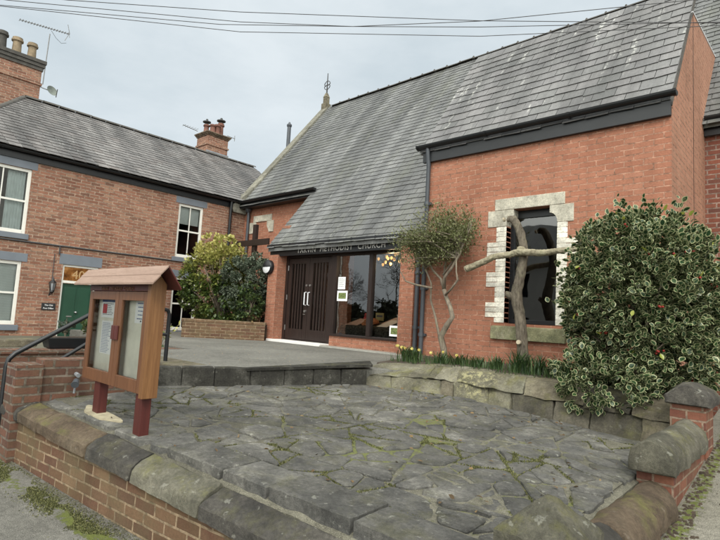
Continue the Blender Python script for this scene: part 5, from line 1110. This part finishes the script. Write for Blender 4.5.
hb = thing('holly_bush', (-1.5,5.95,-.6), 'large rounded variegated holly with cream edged leaves and red berries beside the gable wall', 'bush')
hc, hrad = (-1.46,5.95,.31), (.77,.72,.96)
segs = []
for i in range(26):
    a = random.uniform(0,6.28); b_ = random.uniform(.1,1.35); e = Vector((hc[0]+.62*math.cos(a)*math.cos(b_), hc[1]+.58*math.sin(a)*math.cos(b_), hc[2]-.55+1.35*math.sin(b_))); st = Vector((-1.5+random.gauss(0,.06),5.95+random.gauss(0,.06),-.65)); segs.append(([tuple(st), tuple(st.lerp(e,.5)+Vector((0,0,.1))), tuple(e)], .03, .006))
branchy('branches', 'bark_shrub', hb, segs, 6)
P1, D1 = crown_points(22000, hc, hrad, bias=.52, lumps=60, lump=.30, seed=11, zmin=-.74, clumps=190, pull=.50)
P2, D2 = crown_points(1800, (-1.66,5.42,-.52), (.52,.40,.36), bias=.5, lumps=12, lump=.3, seed=13, zmin=-.93, clumps=26)
P3, D3 = crown_points(1500, (-1.05,5.75,-.2), (.42,.42,.45), bias=.5, lumps=12, lump=.3, seed=14, zmin=-.6, clumps=26)
sh = []; sdv = []
for i in range(95):                                  # stray shoots beyond the mass
    d = RNG.normal(size=3); d /= np.linalg.norm(d); d[2] = abs(d[2])*.9 if i % 3 else d[2]; b0 = np.array(hc)+d*np.array(hrad)*.86
    for k in range(16): sh.append(b0+(d*.75+np.array([0,0,.35]))*(.02+.019*k)+RNG.normal(size=3)*.022); sdv.append(d*.6+np.array([0,0,.5]))
sh = np.array(sh); sdv = np.array(sdv); ok = sh[:,2] > -.7
P4, D4 = crown_points(3500, hc, tuple(r*.72 for r in hrad), bias=.3, seed=21, zmin=-.7)
P = np.concatenate([P1,P2,P3,P4,sh[ok]]); D = np.concatenate([D1,D2,D3,D4,sdv[ok]])
leaves('leaves', 'holly', hb, P, D, .057, HOLLY_V, HOLLY_F, HOLLY_RIM, jitter=.85, droop=-.1)
Py, Dy = crown_points(45, hc, tuple(r*1.03 for r in hrad), bias=.97, lumps=60, lump=.30, seed=11, zmin=-.6); leaves('young_leaves', 'holly_young', hb, Py, Dy, .06)
q = MB(); Pb, Db = crown_points(30, hc, tuple(r*.98 for r in hrad), bias=.95, lumps=60, lump=.30, seed=11, zmin=-.5)
for p in Pb:
    for k in range(random.randint(2,5)): c_ = p+RNG.normal(size=3)*.018; q.lathe(tuple(c_), [(.003,-.011),(.010,-.006),(.012,0),(.010,.006),(.003,.011)], 7)
o = q.build('berries', 'berry', hb, smooth=True); o['kind'] = 'stuff'

def shrub(name, base, c, rad, N, mat, size, label, seed, colz=None, rim=None, width=1., stems='bark_shrub', bias=.58, lump=.5):
    t = thing(name, base, label, 'shrub'); segs = []
    for i in range(16):
        a = random.uniform(0,6.28); b_ = random.uniform(.2,1.4); e = Vector((c[0]+rad[0]*.8*math.cos(a)*math.cos(b_), c[1]+rad[1]*.8*math.sin(a)*math.cos(b_), c[2]-rad[2]*.5+1.3*rad[2]*math.sin(b_))); st = Vector(base)+Vector((random.gauss(0,.07),random.gauss(0,.07),0)); segs.append(([tuple(st), tuple(st.lerp(e,.5)+Vector((0,0,.1))), tuple(e)], .03, .006))
    branchy('branches', stems, t, segs, 5)
    P, D = crown_points(N, c, rad, bias, 26, lump, seed, base[2]+.02, clumps=90, pull=.5)
    rnd = None
    if colz is not None: rnd = np.clip(colz(P)+RNG.normal(size=len(P))*.14, 0, 1)
    if rim is None: leaves('leaves', mat, t, P, D, size, width=width, rnd=rnd)
    else: leaves('leaves', mat, t, P, D, size, HOLLY_V, HOLLY_F, HOLLY_RIM, width=width, rnd=rnd)
    return t
# yellow tips at the top, green below: the shrub's own two leaf colours
shrub('yellow_shrub', (-11.55,7.5,-.27), (-11.62,7.42,.68), (.92,.95,1.08), 11000, 'yellow_leaf', .085, 'yellow and green leaved shrub growing in the brick planter against the house', 5, lambda P: .18+.75*np.clip((P[:,2]-.55-.9*(P[:,0]+11.9)*-.2)/1.1, 0, 1)+.20*np.sin(P[:,0]*5)*np.cos(P[:,1]*4))
shrub('dark_shrub', (-10.75,7.75,-.27), (-10.86,7.70,.60), (.62,.64,.86), 7000, 'grey_leaf', .075, 'dark grey green shrub between the yellow shrub and the entrance pillar', 6, None, True)
shrub('small_shrub', (-10.35,7.45,-.27), (-10.42,7.45,.18), (.42,.34,.50), 2400, 'green_leaf', .075, 'small bright green bush at the planter corner by the entrance pillar', 8)
q = []
Pd = np.array([(-10.05-RNG.random()*.35, 7.5+RNG.random()*.3-.2, -.2+RNG.random()*.16) for i in range(160)]); o = leaves('fallen_leaves', 'dry_leaf', None, Pd, RNG.normal(size=(160,3)), .07); tag(o, 'dry brown leaves heaped on the planter wall beside the entrance pillar', 'leaves', kind='stuff')

# daffodils and other bulbs along the foot of the chapel wall
def bulb(i, x, y, n, h, flowers, label):
    t = thing('daffodil_clump' if flowers else 'bulb_clump', (x,y,-.56), label, 'plant', 'spring bulbs in the border'); P = []; A = []; B = []; C = []
    for k in range(n):
        a = RNG.random()*6.28; l = RNG.random()*.45; hh = h*(.6+.6*RNG.random()); P.append((x+RNG.normal()*.055, y+RNG.normal()*.045, -.58)); d = np.array([math.cos(a)*l, math.sin(a)*l, 1.]); s_ = np.array([-math.sin(a), math.cos(a), 0]); A.append(s_*.016); B.append(d*hh); C.append(np.array([math.cos(a), math.sin(a), 0])*hh*.28)
    bv = [(-.5,0,0),(.5,0,0),(-.55,.4,.1),(.55,.4,.1),(-.45,.75,.5),(.45,.75,.5),(0,1,1.2)]
    instance_mesh('leaves', bv, [(0,1,3,2),(2,3,5,4),(4,5,6)], np.array(P), np.array(A), np.array(B), np.array(C), 'blade', t)
    for k in range(flowers):
        fx, fy, fz_ = x+random.gauss(0,.08), y-.03+random.gauss(0,.04), -.56+h*random.uniform(.75,1.0); q = MB(); q.tube([(x,y,-.56),(fx,fy,fz_)], .004, 4); st_ = q.build('stem', 'blade', t)
        f = MB(); c_ = Vector((fx,fy-.015,fz_)); f.lathe((0,0,0), [(.004,0),(.009,.010),(.013,.020),(.009,.018)], 8)
        for j in range(6): a = 6.283*j/6; d_ = Vector((math.cos(a), math.sin(a), .15)); s_ = Vector((-math.sin(a), math.cos(a), 0)); f.add([Vector((0,0,0)), d_*.014+s_*.009, d_*.027, d_*.014-s_*.009], [(0,1,2,3)])
        tilt = Matrix.Rotation(R(75+random.uniform(-15,15)), 3, 'X') @ Matrix.Rotation(random.uniform(-.5,.5), 3, 'Y'); f.v = [tuple(tilt @ Vector(v)+c_) for v in f.v]; f.build('flower', 'petal', t)
bd = [(-4.62,6.15,60,.20,5,'clump of daffodils with several yellow heads beside the downpipe'),(-4.42,6.10,45,.19,2,'daffodil clump with two yellow heads left of the small tree'),(-4.02,6.20,50,.18,2,'daffodil clump with two flowers right of the small tree'),(-3.78,6.30,50,.17,1,'daffodil clump with a single yellow flower under the window corner'),
      (-3.5,6.25,55,.16,0,'low green bulb leaves under the left end of the window sill'),(-3.24,6.30,60,.19,0,'dense green bulb leaves just left of the log cross foot'),(-2.88,6.22,80,.28,0,'tallest dark green bulb leaves just right of the log cross foot'),(-2.66,6.22,70,.25,0,'tall bulb leaves between the log cross and the holly'),(-2.42,6.15,60,.22,0,'bulb leaves nearest the holly bush'),(-2.2,6.0,50,.24,0,'bulb leaves half under the low holly branches')]
for i, b_ in enumerate(bd): bulb(i, *b_)
# short grass and moss: nobody could count it
P = np.array([(x, y, -.57) for x, y in zip(RNG.uniform(-4.7,-2.0,900), RNG.uniform(5.75,6.85,900))]); N = len(P); a = RNG.random(N)*6.28; hh = .05+.10*RNG.random(N)
o = instance_mesh('grass', [(-.5,0,0),(.5,0,0),(0,1,.5)], [(0,1,2)], P, np.stack([np.cos(a)*.012,np.sin(a)*.012,0*a],1), np.stack([np.sin(a)*.02,np.cos(a)*.02,hh],1), np.stack([np.sin(a)*.05,-np.cos(a)*.05,0*a],1), 'blade', kind='stuff'); tag(o, 'short grass between the bulbs in the border', 'grass')
def tufts(name, pts_, hmax, label, mat='moss', w_=.012):
    P = np.array(pts_); N = len(P); a = RNG.random(N)*6.28; l = RNG.random(N)*.9; hh = hmax*(.4+.7*RNG.random(N))
    o = instance_mesh(name, [(-.5,0,0),(.5,0,0),(.2,1,0),(-.2,1,0)], [(0,1,2,3)], P, np.stack([np.cos(a)*w_,np.sin(a)*w_,0*a],1), np.stack([-np.sin(a)*l*hh,np.cos(a)*l*hh,hh],1), np.zeros((N,3))+[0,0,.001], mat, kind='stuff'); return tag(o, label, 'moss')
mp_ = []
for poly in cells:
    for i in range(len(poly)):
        (x0_, y0_), (x1_, y1_) = poly[i-1], poly[i]; l = math.hypot(x1_-x0_, y1_-y0_)
        for k in range(int(l*420)):
            t_ = random.random(); x, y = x0_+(x1_-x0_)*t_, y0_+(y1_-y0_)*t_; m_ = noise.noise(Vector((x*1.6, y*1.6, 5)))+.5*noise.noise(Vector((x*5, y*5, 9)))+.34*max(0, 1-math.hypot((x+2.4)/1.7, (y-3.1)/1.4))-.10
            if m_ > .10 and random.random() < min(1, (m_-.04)*2.4): sp_ = .004+.028*max(0, m_-.2); mp_.append((x+random.gauss(0,sp_), y+random.gauss(0,sp_), court_z(x,y)-.009))
tufts('joint_moss', mp_, .011, 'yellow green moss growing in the joints of the crazy paving', w_=.008)
pm = []
for i in range(34000):
    x = random.uniform(-6.5, -1.5); d = abs(random.gauss(.14, .055)); y = face_y(x)-d
    if noise.noise(Vector((x*2.2, y*5, 7)))+.4*noise.noise(Vector((x*9, y*9, 2))) > -.12: pm.append((x, y, pave_z(x)))
tufts('pavement_moss', pm, .008, 'moss strip growing on the pavement along the foot of the street wall', w_=.009)
gr_ = []; q = MB()
for i in range(700):
    x = random.uniform(-6.6, -1.5); y = face_y(x)+.02-abs(random.gauss(0,.045))-.004; s_ = random.uniform(.003,.010); z = pave_z(x)
    q.hexa([(x-s_,y-s_,z-.002),(x+s_,y-s_*.7,z-.002),(x+s_,y+s_,z-.002),(x-s_*.8,y+s_,z-.002),(x-s_*.6,y-s_*.6,z+s_),(x+s_*.5,y-s_*.6,z+s_*.8),(x+s_*.6,y+s_*.6,z+s_),(x-s_*.5,y+s_*.5,z+s_*.7)])
tag(q.build('grit', 'earth'), 'dark grit and crumbs washed against the foot of the street wall', 'grit', kind='stuff')
q = MB()
for i in range(420):
    y = random.uniform(3.0, 7.5); x = -.76+abs(random.gauss(0,.06)); s_ = random.uniform(.004,.014); z = path_z(y); q.hexa([(x-s_,y-s_,z-.002),(x+s_,y-s_*.7,z-.002),(x+s_,y+s_,z-.002),(x-s_*.8,y+s_,z-.002),(x-s_*.6,y-s_*.6,z+s_),(x+s_*.5,y-s_*.6,z+s_*.8),(x+s_*.6,y+s_*.6,z+s_),(x-s_*.5,y+s_*.5,z+s_*.7)])
tag(q.build('path_litter', 'soil'), 'dark crumbs of soil along the side path by the red wall', 'litter', kind='stuff')

q = MB()
for i in range(420):
    x, y = random.uniform(-9.8, -4.6), random.uniform(3.0, 7.7)
    if y < 5.1+(x+4.42)*2.4 or not inside(x, y, [(-4.0,5.6),(-4.42,5.10),(-5.30,2.98),(-9.5,3.4),(-10.5,6.0),(-9.7,7.6),(-5.5,7.6),(-4.8,6.0)]): continue
    s_ = random.choice((.003,.004,.005,.009)); a_ = random.uniform(0,6.28); c, d = math.cos(a_)*s_, math.sin(a_)*s_; z = -.64; q.hexa([(x-c,y-d,z-.002),(x+d,y-c,z-.002),(x+c,y+d,z-.002),(x-d,y+c,z-.002),(x-c*.6,y-d*.6,z+s_*.7),(x+d*.6,y-c*.6,z+s_*.6),(x+c*.6,y+d*.6,z+s_*.7),(x-d*.6,y+c*.6,z+s_*.5)])
tag(q.build('grit', 'clay'), 'pale grit scattered over the asphalt forecourt', 'grit', kind='stuff')
Pl = []
while len(Pl) < 170:
    x, y = random.uniform(-5.1, -1.1), random.uniform(1.8, 5.4)
    if inside(x, y, court_out) and (random.random() < .35 or y > 4.6+.3*math.sin(x*3)): Pl.append((x, y, court_z(x, y)+.012))
o = leaves('fallen_leaves', 'dry_leaf', None, np.array(Pl), np.stack([RNG.normal(size=170), RNG.normal(size=170), RNG.normal(size=170)*.15], 1), .034, jitter=.1); tag(o, 'small dry leaves scattered over the crazy paving', 'leaves', kind='stuff')
# ================================================================== WIRES
def cable(pts_, label, r=.0048):
    k = .848; P = [(x*k, y*k, 3.9) for x, y in pts_]; a, b = Vector(P[0]), Vector(P[1]); d = (a-b).normalized(); c0, c1 = Vector(P[-1]), Vector(P[-2]); e = (c0-c1).normalized()
    P = [tuple(a+d*26+Vector((0,0,1.4))), tuple(a+d*9+Vector((0,0,.3)))]+P+[tuple(c0+e*1.3)]
    tag(MB().tube(P, r, 6).build('overhead_cable', 'wire'), label, 'cable', 'overhead cables')
cable([(-8.55,2.37),(-6.64,4.2),(-3.85,6.59),(-1.11,8.72)], 'highest overhead cable, alone above the others on the left'); cable([(-9.32,1.79),(-6.87,4.36),(-5.51,5.54),(-3.93,6.74),(-1.11,8.69)], 'second highest overhead cable at the left edge of the sky')
cable([(-9.59,1.74),(-7.2,4.2),(-5.51,5.54),(-3.85,6.6),(-1.72,7.67)], 'overhead cable that crosses the others and climbs to the right'); cable([(-9.62,1.75),(-7.12,4.53),(-4.06,6.97),(-1.12,8.79)], 'lowest overhead cable across the sky')

# ================================================================== ACROSS THE STREET (mirrored in the window glass)
def bare_tree(name, x, y, h, seed, label):
    g = random.Random(seed); t = thing(name, (x,y,-1.8), label, 'tree', 'bare trees across the street'); q = MB()
    def grow(p, d, l, r, n):
        e = p+d*l; m_ = p.lerp(e,.5)+Vector((g.gauss(0,.06),g.gauss(0,.06),0))*l; q.tube([p,m_,e], [r,r*.85,r*.68], 6 if r > .05 else 3, caps=False)
        if n:
            for k in range(3 if n > 1 else 4): nd_ = (d+Vector((g.gauss(0,.55),g.gauss(0,.55),g.gauss(.1,.35)))).normalized(); grow(e, nd_, l*g.uniform(.62,.82), r*.62, n-1)
    grow(Vector((x,y,-1.8)), Vector((0,0,1)), h*.24, h*.012, 6); q.build('branches', 'bark_tree', t); return t
for i, (x, y, h) in enumerate(((-20.5,-15,9),(-24.5,-16,8),(-27.5,-18,9.5),(-32,-16.5,8))): bare_tree('bare_tree', x, y, h, 20+i, 'bare tree across the street, mirrored in the entrance glass')
hg_ = thing('hedge', (-25,-9.6,-1.8), 'dark hedge across the street, mirrored in the entrance glass', 'hedge')
Ph = np.stack([RNG.uniform(-33,-18.2,16000), RNG.uniform(-10.6,-8.9,16000), RNG.random(16000)**.6*2.3-1.8],1); Ph[:,2] += .45*np.sin(Ph[:,0]*1.7)+.3*np.sin(Ph[:,0]*4.1); leaves('foliage', 'far_leaf', hg_, Ph, RNG.normal(size=(16000,3)), .28)
oh = thing('far_house', (-11.8,-13,-1.8), 'house across the street, mirrored in the stone window', 'house')
wall_holes('wall', 'render_wall', oh, (-6.4,-11.5,0), (-1,0,0), 1.2, 10.6, -1.8, 3.4, [(2.4,3.6,-.6,.9),(5.2,6.3,-1.8,.5),(7.8,9.0,-.6,.9),(2.4,3.5,1.6,2.9),(5.2,6.3,1.6,2.9),(7.8,9.0,1.6,2.9)])
bx('wall', 'render_wall', oh, -17.0, -7.6, -18, -17.7, -1.8, 3.4); bx('room', 'dark_room', oh, -16.9, -7.7, -12.6, -12.4, -1.7, 3.3)
MB().prism([(-17.2,-11.2,3.3),(-17.2,-18.2,3.3),(-17.2,-14.7,6.0)], (9.8,0,0)).build('roof', 'slate_old', oh)
